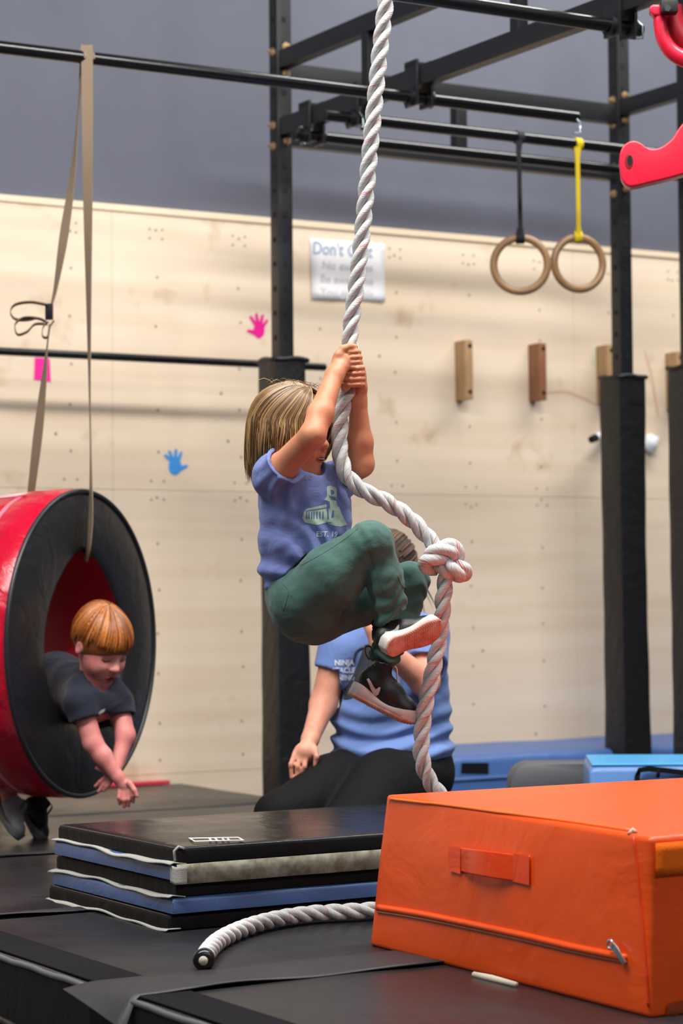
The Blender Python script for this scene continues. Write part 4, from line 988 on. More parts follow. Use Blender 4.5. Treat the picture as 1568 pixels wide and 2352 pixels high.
def strands(name, curves, r, m, parent, n=4):
    """many locks as thin tapered tubes in one mesh, each lock with its own tone"""
    V = []; F = []; tone = []
    for pts in curves:
        pts = [Vector(p) for p in pts]; T_, U_, B_ = frames(pts); base = len(V); tn = random.random(); m_ = len(pts); rr = r*random.uniform(0.6, 1.25)
        for i in range(m_):
            f = i/(m_-1); q = rr*(0.55+0.9*math.sin(math.pi*min(1, 0.12+f*0.80)))*(1 if f < 0.75 else 1-0.85*(f-0.75)/0.25)
            for j in range(n):
                an = 2*math.pi*j/n; V.append(pts[i]+(U_[i]*math.cos(an)+B_[i]*math.sin(an))*q); tone.append(min(1, max(0, tn+random.uniform(-.06, .06))))
        for i in range(m_-1):
            for j in range(n): F.append((base+i*n+j, base+i*n+(j+1) % n, base+(i+1)*n+(j+1) % n, base+(i+1)*n+j))
    o = mesh(name, V, F, m, parent); a = o.data.attributes.new('tone', 'FLOAT', 'POINT'); a.data.foreach_set('value', tone); return o
def cloth_warp(amp, fr, seed, dirv=None):
    rg = np.random.default_rng(seed); ks = [rg.normal(size=3)*fr for _ in range(5)]; ph = rg.uniform(0, 6.28, 5)
    if dirv is not None:
        d = np.array(dirv, float); d /= np.linalg.norm(d); ks = [k-0.75*d*(k@d) for k in ks]
    def fn(X):
        w = sum(np.sin(X@ks[i]+ph[i]+1.5*np.sin(X@ks[(i+1) % 5]*0.5)) for i in range(5))/5; return amp*w
    return fn
def frame_fn(o, X, Y, Zv): return lambda x, y, z: o+X*x+Y*y+Zv*z
def make_shoe(person, heel, toe_dir, down, L, mats, tab=True, label=None, swoosh=True, stripes=False):
    X = Vector(toe_dir).normalized(); D = Vector(down); D = (D-X*D.dot(X)).normalized(); Uz = -D; Y = Uz.cross(X)
    k = L/0.18; q = frame_fn(Vector(heel), X, Y, Uz)
    m_up, m_sole, m_out, m_mark = mats
    pts = [q(x*k, y*k, z*k) for x in (-.03, .22) for y in (-.06, .06) for z in (-.02, .14)]
    lo = [min(p[i] for p in pts) for i in range(3)]; hi = [max(p[i] for p in pts) for i in range(3)]
    s = SDF(lo, hi, 0.0032*k)
    s.cap(q(.030*k, 0, .050*k), q(.080*k, 0, .046*k), 0.028*k, 0.031*k, 0.01)
    s.cap(q(.080*k, 0, .046*k), q(.135*k, 0.002*k, .034*k), 0.031*k, 0.028*k, 0.012)
    s.ell(q(.145*k, 0.002*k, .030*k), (0.030*k, 0.030*k, 0.020*k), [X, Y, Uz], 0.015)
    s.cap(q(.042*k, 0, .055*k), q(.040*k, 0, .100*k), 0.031*k, 0.029*k, 0.012)
    s.cap(q(.060*k, 0, .070*k), q(.100*k, 0, .060*k), 0.018*k, 0.014*k, 0.02)
    s.cap(q(.036*k, 0, .090*k), q(.034*k, 0, .125*k), 0.024*k, 0.025*k, 0.004, 'sub')
    s.plane(q(.05*k, 0, .108*k), Uz-X*0.25); s.plane(q(0, 0, 0.010*k), -Uz)
    sh = sdf_mesh('shoe', s, m_up, person, label=label)
    def w(t):                                            # half width of the sole along its length
        return k*(0.0295*math.sqrt(max(0, 1-max(0, (0.16-t)/0.16)**2.2)) if t < 0.16 else (0.0295-0.003*math.sin((t-0.16)/0.3*math.pi) if t < 0.46 else (0.0295+0.0065*math.sin((t-0.46)/0.5*math.pi) if t < 0.74 else 0.0342*math.sqrt(max(0, 1-((t-0.74)/0.262)**2.4)))))
    def ring(t, z0, z1, grow=0.0):
        x = (t*0.186-0.003)*k; ww = max(w(t)+grow*k, 0.002*k); spr = 0.012*max(0, (t-0.72)/0.28)**2*k
        pts2 = [(-1, .35), (-1, .8), (-.92, 1), (0, 1), (.92, 1), (1, .8), (1, .35), (.90, 0.02), (0, 0), (-.90, 0.02)]
        return [q(x, ww*a, spr+k*(z0+(z1-z0)*b)) for a, b in pts2]
    def zt(t): return 0.034-0.006*t-0.010*math.sin(math.pi*min(1, t*1.05))+0.004*math.sin(t*9)
    N_ = 26
    MB().quadstrip([ring(i/N_, 0.004, zt(i/N_)) for i in range(N_+1)]).build('midsole', m_sole, sh, auto=60)
    MB().quadstrip([ring(i/N_, -0.002, 0.0055, -0.0012) for i in range(N_+1)]).build('outsole', m_out, sh, auto=60)
    mb = MB()
    for i in range(8, N_-1):                             # tread ridges across the ball of the foot
        t = i/N_; x = (t*0.186-0.003)*k; ww = w(t)*0.85; spr = 0.012*max(0, (t-0.72)/0.28)**2*k
        mb.tube([q(x+0.002*k*((j % 2)*2-1), ww*(j/5-1), spr-0.0022*k) for j in range(11)], 0.0009*k, 5)
    mb.build('tread', m_out, sh, kind='stuff')
    loop = [q(x*k, 0, z*k) for x, z in ((0.008, .098), (-0.008, .108), (-0.014, .122), (-0.004, .128), (0.006, .115))]
    if tab: ribbon([(p, Y) for p in spline(loop, 5)], 0.016*k, 0.003*k).build('pull_tab', m_up, sh, auto=40)
    loop = [q(x*k, 0, z*k) for x, z in ((0.098, .074), (0.088, .092), (0.078, .108), (0.070, .112))]
    ribbon([(p, Y) for p in spline(loop, 5)], 0.022*k, 0.003*k).build('tongue_loop', m_sole if swoosh else m_up, sh, auto=40)
    return sh, q, k
# ================================================================== the climbing child
M_SKIN = skin_mat('skin_tan', (210, 146, 110), (196, 124, 90))
M_TEE = mat('tee_periwinkle', (112, 126, 182), 0.85, 0.2, bump=0.25, bscale=500, sheen=0.15, wrinkle=0.28, wscale=11)
M_TROU = mat('green_twill', (72, 106, 99), 0.85, 0.2, bump=0.12, bscale=700, sheen=0.15, var=0.15, vscale=25, wrinkle=0.2, wscale=10)
boy = thing('person', 'child in a periwinkle t-shirt and green trousers climbing the rope', 'person', B(790, 1650, 0.0))
F, U, S = basis(60, 10); HC = B(672, 975, 0.005)
lo = B(540, 1700, 0)-Vector((0, .30, 0)); hi = B(1060, 760, 0)+Vector((0, .30, 0))
s = SDF(lo, hi, 0.0026)
add_head(s, HC, F, U, S, 1.0)
s.cap(HC-U*0.06-F*0.030, B(664, 1112, 0.03), 0.033, 0.040, 0.012)
sx = Vector((0.68, 0.73, 0)); fx = Vector((0.73, -0.68, 0))                  # shoulder axis, chest direction
TX = [sx, fx, Z]
s.ell(B(697, 1150, .03), (0.095, 0.062, 0.09), TX, 0.03); s.ell(B(695, 1260, .03), (0.085, 0.062, 0.10), TX, 0.04); s.ell(B(692, 1370, .03), (0.085, 0.07, 0.08), TX, 0.04)
# near arm
shN, elN, wrN = B(634, 1088, -.065), B(718, 1000, -.165), B(768, 862, -.058)
s.cap(shN, elN, 0.035, 0.0300, 0.02); s.cap(elN, elN.lerp(wrN, .35), 0.0300, 0.0300, 0.012); s.cap(elN.lerp(wrN, .35), wrN, 0.0300, 0.0215, 0.015)
s.cap(B(660, 1095, -0.02), shN, 0.05, 0.04, 0.03)
# far arm
shF, elF, wrF = B(772, 1108, .11), B(829, 1066, .045), B(822, 922, .018)
s.cap(shF, elF, 0.034, 0.031, 0.02); s.cap(elF, elF.lerp(wrF, .35), 0.031, 0.030, 0.012); s.cap(elF.lerp(wrF, .35), wrF, 0.030, 0.0205, 0.015)
# near hand: back of the hand towards us, fingers go round the right of the rope
AX = [Vector((1, 0, 0)), Vector((0, 1, 0)), Z]
s.cap(wrN, B(779, 845, -.044), 0.0215, 0.021, 0.012)
s.ell(B(785, 829, -.036), (0.024, 0.0155, 0.026), [Vector((0.85, 0, 0.5)).normalized(), Vector((0, 1, 0)), Vector((-0.5, 0, 0.85)).normalized()], 0.010)
for y, x0, r in ((809, 802, .0069), (821, 805, .0070), (833, 806, .0067), (844, 806, .0062)):
    s.chain([B(x0-12, y+2, -.036), B(x0+2, y, -.038), B(x0+16, y-1, -.032), B(x0+21, y, -.010), B(x0+15, y+2, .016), B(x0-2, y+3, .026)], [r*.9, r*1.02, r, r, r*.95, r*.85], 0.0018)
s.chain([B(772, 838, -.040), B(778, 815, -.042), B(788, 801, -.040), B(803, 796, -.036), B(815, 797, -.027)], [.012, .0105, .0088, .0088, .0075], 0.005)
# far hand: fingers come round the front of the rope from the right
s.cap(wrF, B(827, 893, .008), 0.020, 0.018, 0.012)
s.ell(B(829, 868, .004), (0.0135, 0.024, 0.030), AX, 0.012)
for y, xe, r in ((845, 812, .0064), (857.5, 804, .0070), (870.5, 797, .0070), (883.5, 793, .0066)):
    s.chain([B(832, y+2, .002), B(832, y, -.020), B(824, y, -.033), B(xe+8, y+1, -.036), B(xe-4, y+2, -.030), B(xe-10, y+3, -.016)], [r*.9, r*1.05, r*1.03, r, r*.95, r*.85], 0.0015)
s.chain([B(828, 878, .014), B(822, 858, .028), B(808, 848, .031)], [.011, .009, .0078], 0.006)
# legs (inside the trousers) and ankles
hN, kN, aN = B(690, 1385, -.03), B(850, 1243, -.10), B(897, 1428, -.058)
hF, kF, aF = B(715, 1400, .08), B(942, 1338, .08), B(872, 1540, .068)
s.cap(hN, kN, 0.06, 0.036, 0.02); s.cap(kN, kN.lerp(aN, 0.80), 0.033, 0.022, 0.015); s.cap(hF, kF, 0.06, 0.036, 0.02); s.cap(kF, aF, 0.033, 0.021, 0.015)
body = sdf_mesh('body', s, M_SKIN, boy, relax=1)
fc = face_caster(body, HC, F, U, S, 1.0)
face_parts(boy, fc, 1.0, lip=(178, 94, 80), teeth=True, open_=0.0016, brow=(150, 116, 80), w=0.017, mu=-0.072)
# ---- t-shirt
lo = B(550, 1400, 0)-Vector((0, .26, 0)); hi = B(880, 1000, 0)+Vector((0, .28, 0)); h = 0.0036
s = SDF(lo, hi, h)
s.ell(B(700, 1148, .03), (0.112, 0.074, 0.085), TX, 0.03); s.ell(B(700, 1225, .03), (0.108, 0.078, 0.09), TX, 0.05); s.ell(B(698, 1290, .03), (0.106, 0.084, 0.075), TX, 0.05)
s.cap(B(645, 1140, .0), B(652, 1325, .005), 0.046, 0.050, 0.04); s.cap(B(760, 1150, .04), B(755, 1260, .03), 0.045, 0.05, 0.04)
s.cap(B(690, 1092, 0.02), B(690, 1130, .02), 0.062, 0.07, 0.03)
aD = (elN-shN).normalized()
s.cap(B(670, 1105, -.02), shN-aD*0.012, 0.058, 0.046, 0.03); s.cap(shN-aD*0.01, shN+aD*0.06, 0.046, 0.050, 0.02)
fD = (elF-shF).normalized(); s.cap(B(730, 1115, .07), shF, 0.055, 0.045, 0.03); s.cap(shF, shF+fD*0.055, 0.045, 0.047, 0.02)
def tee_folds(X):
    x = X[..., 0]; z = X[..., 2]; c = B(690, 1290, 0)
    g1 = np.exp(-((z-c.z)/0.075)**2); u_ = z*0.82+x*0.57; w1 = 0.0065*g1*np.sin(u_*150+3*np.sin(x*24+1)+2*np.sin(z*31))
    c2 = B(655, 1130, 0); g2 = np.exp(-((x-c2.x)**2+(z-c2.z)**2)/0.055**2); v_ = z*0.5-x*0.87; w2 = 0.0045*g2*np.sin(v_*170+2*np.sin(z*40))
    return w1+w2
s.warp(tee_folds); s.warp(cloth_warp(0.0040, 42, 3, (0.3, 0, 1))); s.warp(cloth_warp(0.0022, 90, 4, (0.6, 0.2, 0.6)))
s.cap(shN+aD*0.015, shN+aD*0.11, 0.038, 0.046, 0.004, 'sub'); s.plane(shN+aD*0.040, aD, Vector(shN)-Vector((.03, .3, .07)), Vector(shN)+Vector((.10, .0, .085)))
s.cap(shF+fD*0.02, shF+fD*0.12, 0.036, 0.042, 0.004, 'sub'); s.plane(shF+fD*0.044, fD, B(790, 1140, .02), B(880, 1000, .26))
s.cap(HC-U*0.07-F*0.03, B(672, 1088, 0.03), 0.042, 0.042, 0.004, 'sub'); s.ell(HC, (0.105, 0.09, 0.105), [F, S, U], 0.004, 'sub'); s.ell(HC+F*0.050-U*0.085, (0.052, 0.054, 0.050), [F, S, U], 0.004, 'sub')
s.plane(B(622, 1358, 0), Vector((0.70, -0.05, -0.72)), lo, B(698, 1000, 0)+Vector((0, .28, 0))); s.plane(B(622, 1360, 0), Vector((-0.25, 0, -1)), lo, B(698, 1000, 0)+Vector((0, .28, 0)))                         # slanting hem
shirt = sdf_mesh('t_shirt', s, M_TEE, boy, relax=1)
hem = bvh_of(shirt)
# sleeve hem
u = aD.orthogonal().normalized(); v = aD.cross(u)
MB().tube([shN+aD*0.037+(u*math.cos(t)+v*math.sin(t))*0.0480 for t in np.linspace(0, 2*math.pi, 33)[:-1]], 0.0026, 6, cyc=True).build('sleeve_hem', M_TEE, shirt)
# chest print: a pale green hall with a tower, and lettering
M_PRG = mat('print_green', (186, 214, 198), 0.8, var=0.2, vscale=90); M_PRW = mat('print_white', (214, 226, 238), 0.8)
M_TEED = mat('tee_print_gap', (98, 112, 166), 0.85)
g = [[(694, 1190), (698, 1176), (704, 1168), (750, 1158), (752, 1200), (728, 1206), (700, 1200)], [(752, 1157), (750, 1150), (744, 1148), (750, 1140), (750, 1118), (757, 1115), (772, 1121), (773, 1135), (772, 1150), (774, 1162), (768, 1208), (752, 1202)],
     [(770, 1162), (778, 1164), (784, 1180), (792, 1196), (796, 1205), (782, 1210), (768, 1208)]]
decal('chest_print', g, hem, M_PRG, shirt, 0.0007, 4, kind='stuff')
gaps = [[(x, 1176+(706-x)*0.04), (x+2.4, 1176+(706-x)*0.04), (x+2.4, 1192), (x, 1191)] for x in (703, 708, 714, 719, 726, 733, 740)]
gaps += [[(750, 1150), (756, 1152), (757, 1166), (753, 1168), (755, 1192), (751, 1192), (750, 1168)], [(754, 1138), (770, 1142), (772, 1150), (760, 1147)], [(763, 1172), (766, 1172), (766, 1188), (760, 1190), (760, 1186), (763, 1185)], [(758, 1125), (766, 1127), (767, 1134), (760, 1137)],
         [(702, 1173), (750, 1165), (750, 1167), (702, 1175)], [(760, 1200), (748, 1199), (748, 1201), (760, 1202)]]
decal('print_line', gaps, hem, M_TEED, shirt, 0.0012, 4, kind='stuff')
decal('lettering', text_polys('EST. 19', 725, 1232, 17, 0.02, 0.1, 0.95, 0.2), hem, M_PRW, shirt, 0.0008, 4, kind='stuff')
for ch, x, y, a in (('V', 699, 1102, -0.1), ('O', 708, 1101, 0), ('S', 757, 1106, -0.6), ('O', 762, 1103, -.4), ('R', 769, 1100, -.3)):
    decal('lettering', text_polys(ch, x, y, 13, a), hem, mat('print_faint', (140, 152, 190), 0.8), shirt, 0.0008, 5, kind='stuff')
# ---- trousers
lo = B(560, 1580, 0)-Vector((0, .28, 0)); hi = B(1020, 1160, 0)+Vector((0, .24, 0))
s = SDF(lo, hi, 0.0040)
s.ell(B(692, 1375, .02), (0.084, 0.078, 0.080), TX, 0.03); s.ell(B(714, 1404, .03), (0.094, 0.082, 0.080), TX, 0.03)
s.ell(B(668, 1350, .01), (0.056, 0.06, 0.055), TX, 0.03)
s.chain([B(702, 1378, -.03), B(765, 1322, -.07), B(848, 1245, -.10)], [0.080, 0.072, 0.0475], 0.03)
s.cap(B(846, 1244, -.10), B(858, 1246, -.11), 0.046, 0.044, 0.02)
s.chain([B(853, 1244, -.10), B(882, 1325, -.092), B(900, 1422, -.070)], [0.045, 0.043, 0.0420], 0.015)
s.chain([B(720, 1402, .08), B(850, 1368, .09), B(940, 1336, .08)], [0.080, 0.064, 0.047], 0.03)
s.chain([B(942, 1338, .08), B(918, 1432, .08), B(880, 1512, .068)], [0.0465, 0.042, 0.036], 0.015)
def folds(X):
    w = np.zeros(X.shape[:-1])
    for p, q, r, amp, fr in ((B(860, 1330, -.09), B(905, 1402, -.078), .07, .0050, 210), (B(800, 1290, -.09), B(850, 1243, -.10), .06, .0028, 130), (B(900, 1470, .075), B(880, 1515, .068), .06, .0045, 220), (B(930, 1370, .08), B(945, 1335, .08), .06, .0035, 150)):
        p = np.array(p); q = np.array(q); d = q-p; L_ = np.linalg.norm(d); d /= L_
        t = (X-p)@d; g_ = np.exp(-((X-q)**2).sum(-1)/(r*r)); w += amp*g_*np.sin(t*fr+2.2*np.sin(X[..., 0]*70+X[..., 1]*40))
    return w
s.warp(folds); s.warp(cloth_warp(0.0030, 38, 8)); s.warp(cloth_warp(0.0014, 95, 9))
nd = (B(908, 1422, -.075)-B(885, 1335, -.09)).normalized(); s.plane(B(902, 1422, -.082), Vector((.6, 0, -.8)), B(830, 1500, -.2), B(990, 1360, -0.01))
fd = (B(872, 1540, .068)-B(905, 1455, .08)).normalized(); s.plane(B(876, 1526, .068), fd, B(820, 1600, 0.0), B(960, 1490, .2))
s.cap(B(899, 1398, -.070), B(908, 1460, -.068), 0.034, 0.037, 0.002, 'sub'); s.cap(B(884, 1505, .07), B(868, 1560, .068), 0.027, 0.029, 0.002, 'sub')
tr = sdf_mesh('trousers', s, M_TROU, boy, relax=1); TB = bvh_of(tr)
M_SEAM = mat('twill_seam', (60, 92, 85), 0.9)
def surf_line(name, pts, w, m, bv, parent, off=0.0003):
    q = []
    for x, y in spline(pts, 8):
        d = ray(x, y).normalized(); hit = bv.ray_cast(CAMLOC, d)
        if hit[0] is None: continue
        q.append(hit[0]+(hit[1] if hit[1].dot(d) < 0 else -hit[1])*off)
    if len(q) > 2: return MB().tube(q, w, 6).build(name, m, parent)
surf_line('side_seam', [(845, 1252), (856, 1290), (868, 1325), (881, 1362)], 0.0006, M_SEAM, TB, tr)
surf_line('pocket_seam', [(640, 1362), (646, 1385), (650, 1405), (662, 1412)], 0.0006, M_SEAM, TB, tr)
surf_line('pocket_seam', [(648, 1340), (662, 1356), (658, 1380), (650, 1405)], 0.0006, M_SEAM, TB, tr)
surf_line('thigh_seam', [(690, 1300), (740, 1272), (790, 1240), (822, 1214)], 0.0006, M_SEAM, TB, tr)
surf_line('knee_seam', [(912, 1320), (922, 1345), (935, 1352)], 0.0010, M_SEAM, TB, tr)
# ---- shoes
M_SHB = mat('shoe_black', (24, 24, 27), 0.45, 0.5, bump=0.2, bscale=300); M_SHS = mat('shoe_white_sole', (214, 206, 200), 0.55, var=0.15, vscale=40); M_SHO = mat('shoe_pink_outsole', (212, 172, 160), 0.7, var=0.35, vscale=30, rgb2=(188, 118, 98)); M_MARK = mat('shoe_mark', (222, 222, 218), 0.5)
shp = (M_SHB, M_SHS, M_SHO, M_MARK)
shoeN, qN, kS = make_shoe(boy, B(890, 1492, -.135), Vector((.125, .080, .046)), Vector((0.25, -.86, -.46)), 0.172, shp, tab=False, label='black trainer with a white sole, sole turned to the camera')
shoeF, qF, kS2 = make_shoe(boy, B(800, 1594, .03), Vector((.150, .0, -.078)), Vector((-.42, -.12, -.88)), 0.178, shp, label='black trainer with a white sole, toe pointing down')
bvN, bvF = bvh_of(shoeN), bvh_of(shoeF)
swN = [(883, 1456), (884, 1451), (896, 1450), (906, 1446), (912, 1438), (916, 1435), (916, 1442), (912, 1452), (907, 1458), (895, 1459)]
swF = [(842, 1560), (847, 1558), (852, 1566), (858, 1577), (863, 1583), (869, 1579), (873, 1578), (873, 1585), (869, 1595), (864, 1598), (858, 1594), (852, 1583)]
for nm, poly, bv, sh in (('swoosh_mark', swN, bvN, shoeN), ('swoosh_mark', swF, bvF, shoeF)):
    decal(nm, [poly], bv, M_MARK, sh, 0.0014, 4)
# ---- hair: cap plus many locks falling from the crown
M_HAIR = hair_mat('hair_blond', (68, 46, 29), (126, 94, 60), (196, 160, 112), 0.32)
s = SDF(HC-Vector((.17, .15, .19)), HC+Vector((.15, .15, .13)), 0.0045)
s.ell(HC-F*0.010+U*0.006, (0.096, 0.083, 0.090), [F, S, U], 0.01)
s.ell(HC-F*0.045-U*0.055, (0.055, 0.072, 0.07), [F, S, U], 0.03)
for r in (-1, 1): s.ell(HC-F*0.012-U*0.045+S*r*0.068, (0.045, 0.018, 0.062), [F, S, U], 0.02)
s.ell(HC+F*0.085-U*0.06, (0.062, 0.066, 0.098), [F, S, U], 0.008, 'sub')
capo = sdf_mesh('hair_base', s, mat('hair_under', (104, 76, 48), 0.6), boy)
curves = []
cr = HC+U*0.094+F*0.022
for i in range(2700):
    ph = random.uniform(-math.pi, math.pi)                # 0 = forward
    fwd = math.cos(ph); L_ = random.uniform(0.8, 1.15)
    if fwd > 0.80: continue
    pts = []; th_end = 1.50; base_r = 1.0+random.uniform(-0.01, 0.045); ph2 = ph
    for j in range(7):
        th = th_end*j/6; e = F*(math.cos(ph)*math.sin(th)*0.102)+S*(math.sin(ph)*math.sin(th)*0.088)+U*(0.096*math.cos(th)+0.003)
        e = e+F*0.050*(1-j/6)**0.8; nn = math.sqrt((e.dot(F)/0.103)**2+(e.dot(S)/0.089)**2+(e.dot(U)/0.096)**2); pts.append(HC-F*0.008+U*0.004+e*(base_r/nn))
    drop = (0.108+0.045*max(0, -fwd))*L_*(1.0 if fwd < 0.1 else 1-0.3*fwd); end = pts[-1]; out = (end-HC); out.z = 0; out.normalize()
    jit = Vector((random.uniform(-.012, .012), random.uniform(-.012, .012), 0)); sway = Vector((-0.012, 0, 0))
    for j in range(1, 6):
        f = j/5; pts.append(end+Vector((0, 0, -drop*f))+out*(0.008*math.sin(f*2.2)-0.020*f*f)+jit*f+sway*f*f)
    curves.append(spline([pts[q_] for q_ in (0, 2, 4, 6, 8, 10, 11)], 3))
strands('hair', curves, 0.0011, M_HAIR, boy)
fly = []
for i in range(60):
    ph = random.uniform(0, 6.28); st_ = HC+U*0.092+F*random.uniform(-.05, .05)+S*random.uniform(-.05, .05); d = Vector((math.cos(ph), math.sin(ph), 0))
    fly.append([st_+d*0.012*j+Z*(0.012*math.sin(j*0.8)) for j in range(5)])
strands('flyaway_hair', fly, 0.0004, M_HAIR, boy, 3)

# ================================================================== the kneeling adult behind
DK = 7.15
def K(x, y, dd=0.0): return P(x, y, DK+dd)
M_SKIN2 = skin_mat('skin_fair', (222, 160, 134), (206, 140, 114))
M_TEE2 = mat('tee_blue', (104, 130, 186), 0.85, 0.2, bump=0.2, bscale=400, sheen=0.15, wrinkle=0.3, wscale=8)
M_LEG = mat('black_leggings', (16, 15, 17), 0.8, 0.2, wrinkle=0.3, wscale=8)
adult = thing('person', 'kneeling adult in a blue printed t-shirt and black trousers behind the rope', 'person', Vector((K(860, 1900).x, DK, 0)))
F, U, S = basis(-25, 22); HA = K(886, 1298, 0.02)
lo = K(590, 2000, 0)-Vector((0, .50, 0)); lo.z = 0.0; hi = K(1080, 1180, 0)+Vector((0, .48, 0))
s = SDF(lo, hi, 0.0055)
add_head(s, HA, F, U, S, 1.13)
s.cap(HA-U*0.07-F*0.01, K(895, 1450, .06), 0.052, 0.058, 0.02)
s.ell(K(890, 1530, .06), (0.155, 0.10, 0.15), None, 0.04); s.ell(K(893, 1680, .05), (0.155, 0.12, 0.14), None, 0.05)
aS1, aE1, aW1 = K(778, 1490, .0), K(742, 1618, -.02), K(712, 1698, -.13)
s.cap(aS1, aE1, 0.050, 0.041, 0.03); s.cap(aE1, aW1, 0.040, 0.027, 0.02)
s.cap(aW1, K(703, 1722, -.16), 0.026, 0.022, 0.012); s.ell(K(700, 1728, -.165), (0.036, 0.020, 0.030), None, 0.015)
for x0, y0, x1, y1, x2, y2 in ((678, 1728, 668, 1756, 669, 1784), (690, 1732, 683, 1760, 682, 1782), (702, 1734, 699, 1760, 693, 1776), (722, 1716, 727, 1738, 722, 1758)):
    s.chain([K(x0, y0, -.170), K(x1, y1, -.185), K(x2, y2, -.180)], [.0092, .0085, .0072], 0.003)
aS2, aE2, aW2 = K(985, 1460, .03), K(976, 1568, -.10), K(872, 1478, -.20)
s.cap(aS2, aE2, 0.052, 0.043, 0.03); s.cap(aE2, aW2, 0.042, 0.030, 0.02)
s.cap(aW2, K(858, 1448, -.20), 0.028, 0.026, 0.015); s.ell(K(852, 1425, -.19), (0.030, 0.022, 0.034), None, 0.012)
for dx in (-16, -6, 4, 14): s.chain([K(852+dx, 1412, -.19), K(853+dx, 1396, -.185), K(856+dx, 1384, -.165)], [.0105, .0095, .008], 0.004)
s.chain([K(866, 1432, -.19), K(876, 1416, -.18), K(880, 1402, -.16)], [.012, .0105, .009], 0.006)
hp = [(K(835, 1765, .06), K(640, 1872, -.26), K(760, 1935, .16)), (K(950, 1770, .06), K(800, 1898, -.30), K(940, 1945, .18))]
for a_, b_, c_ in hp: s.cap(a_, b_, 0.085, 0.055, 0.03); s.cap(b_, c_, 0.05, 0.04, 0.02)
ab_ = sdf_mesh('body', s, M_SKIN2, adult)
fc = face_caster(ab_, HA, F, U, S, 1.13); face_parts(adult, fc, 1.13, lip=(176, 100, 96), brow=(80, 58, 44))
lo = K(690, 1850, 0)-Vector((0, .34, 0)); hi = K(1090, 1370, 0)+Vector((0, .34, 0)); s = SDF(lo, hi, 0.005)
s.ell(K(892, 1520, .06), (0.172, 0.115, 0.15), None, 0.04); s.ell(K(892, 1640, .04), (0.180, 0.138, 0.15), None, 0.06); s.ell(K(898, 1730, .03), (0.188, 0.16, 0.085), None, 0.06)
s.cap(K(870, 1440, .06), aS1, 0.07, 0.058, 0.04); d1 = (aE1-aS1).normalized(); s.cap(aS1, aS1+d1*0.09, 0.062, 0.062, 0.02)
s.cap(K(910, 1435, .06), aS2, 0.07, 0.060, 0.04); d2 = (aE2-aS2).normalized(); s.cap(aS2, aS2+d2*0.12, 0.064, 0.066, 0.02)
s.cap(K(1005, 1560, .04), K(1012, 1760, .04), 0.03, 0.03, 0.05)
def bf(X):
    zz = X[..., 2]; c = K(890, 1700, 0).z
    return 0.008*np.exp(-((zz-c)/0.11)**2)*np.sin(zz*110+6*np.sin(X[..., 0]*9+1)+X[..., 0]*14)
s.warp(bf); s.warp(cloth_warp(0.005, 26, 21))
s.cap(aS1+d1*0.04, aS1+d1*0.2, 0.046, 0.056, 0.003, 'sub'); s.plane(aS1+d1*0.072, d1, aS1-Vector((.14, .15, .18)), aS1+Vector((-.004, .15, .02)))
s.cap(aS2+d2*0.06, aS2+d2*0.2, 0.047, 0.058, 0.003, 'sub'); s.plane(aS2+d2*0.115, d2, K(930, 1620, -.34), K(1060, 1500, -.055))
s.cap(HA-U*0.08, K(893, 1440, .05), 0.068, 0.068, 0.004, 'sub')
s.warp(lambda X: np.maximum(0, (K(890, 1772, 0).z-0.02*np.cos((X[..., 0]-K(890, 1700).x)*14)+0.008*np.sin(X[..., 0]*30))-X[..., 2])*1.2, None, None)
tee2 = sdf_mesh('t_shirt', s, M_TEE2, adult); TB2 = bvh_of(tee2)
M_PR2 = mat('print_pale', (206, 216, 232), 0.8); M_PRD = mat('print_navy', (42, 46, 58), 0.8)
for txt, x, y, sx_ in (('NINJA', 768, 1528, .96), ('OBSTACLE', 741, 1546, .90), ('TRAINING', 741, 1563, .93)):
    decal('lettering', text_polys(txt, x, y, 17, -0.02, 0, sx_, 0.6), TB2, M_PR2, tee2, 0.002, 6, kind='stuff')
decal('printed_figure', [[(762, 1608), (782, 1592), (802, 1566), (820, 1528), (836, 1482), (866, 1474), (872, 1540), (846, 1590), (800, 1606)]], TB2, M_PRD, tee2, 0.002, 8)
surf_line('printed_outline', [(812, 1520), (816, 1500), (826, 1490), (838, 1487)], 0.0035, M_PRD, TB2, tee2, 0.001)
lo = K(590, 2000, 0)-Vector((0, .50, 0)); lo.z = 0.0; hi = K(1080, 1690, 0)+Vector((0, .50, 0)); s = SDF(lo, hi, 0.006)
s.ell(K(895, 1775, .08), (0.175, 0.15, 0.10), None, 0.05)
s.chain([K(850, 1775, .04), K(760, 1812, -.12), K(648, 1878, -.27)], [0.105, 0.10, 0.078], 0.02)
s.chain([K(960, 1775, .03), K(880, 1815, -.15), K(805, 1900, -.31)], [0.118, 0.115, 0.085], 0.02)
for a_, b_, c_ in hp: s.cap(b_, c_, 0.066, 0.055, 0.03)
s.warp(cloth_warp(0.005, 24, 31)); s.warp(lambda X: np.maximum(0, 0.002-X[..., 2])*4)
sdf_mesh('trousers', s, M_LEG, adult)
M_HAIR2 = hair_mat('hair_brown', (40, 27, 20), (74, 52, 38), (120, 88, 64), 0.45)
s = SDF(HA-Vector((.17, .17, .17)), HA+Vector((.17, .17, .17)), 0.006); s.ell(HA-F*0.012+U*0.008, (0.106, 0.090, 0.098), [F, S, U], 0.01); s.ell(HA+F*0.10-U*0.06, (0.068, 0.075, 0.10), [F, S, U], 0.01, 'sub'); s.ell(HA-F*0.12-U*0.01, (0.04, 0.035, 0.04), None, 0.02)
sdf_mesh('hair_base', s, mat('hair_under2', (62, 44, 33), 0.6), adult)
curves = []; knot = HA-F*0.118-U*0.005
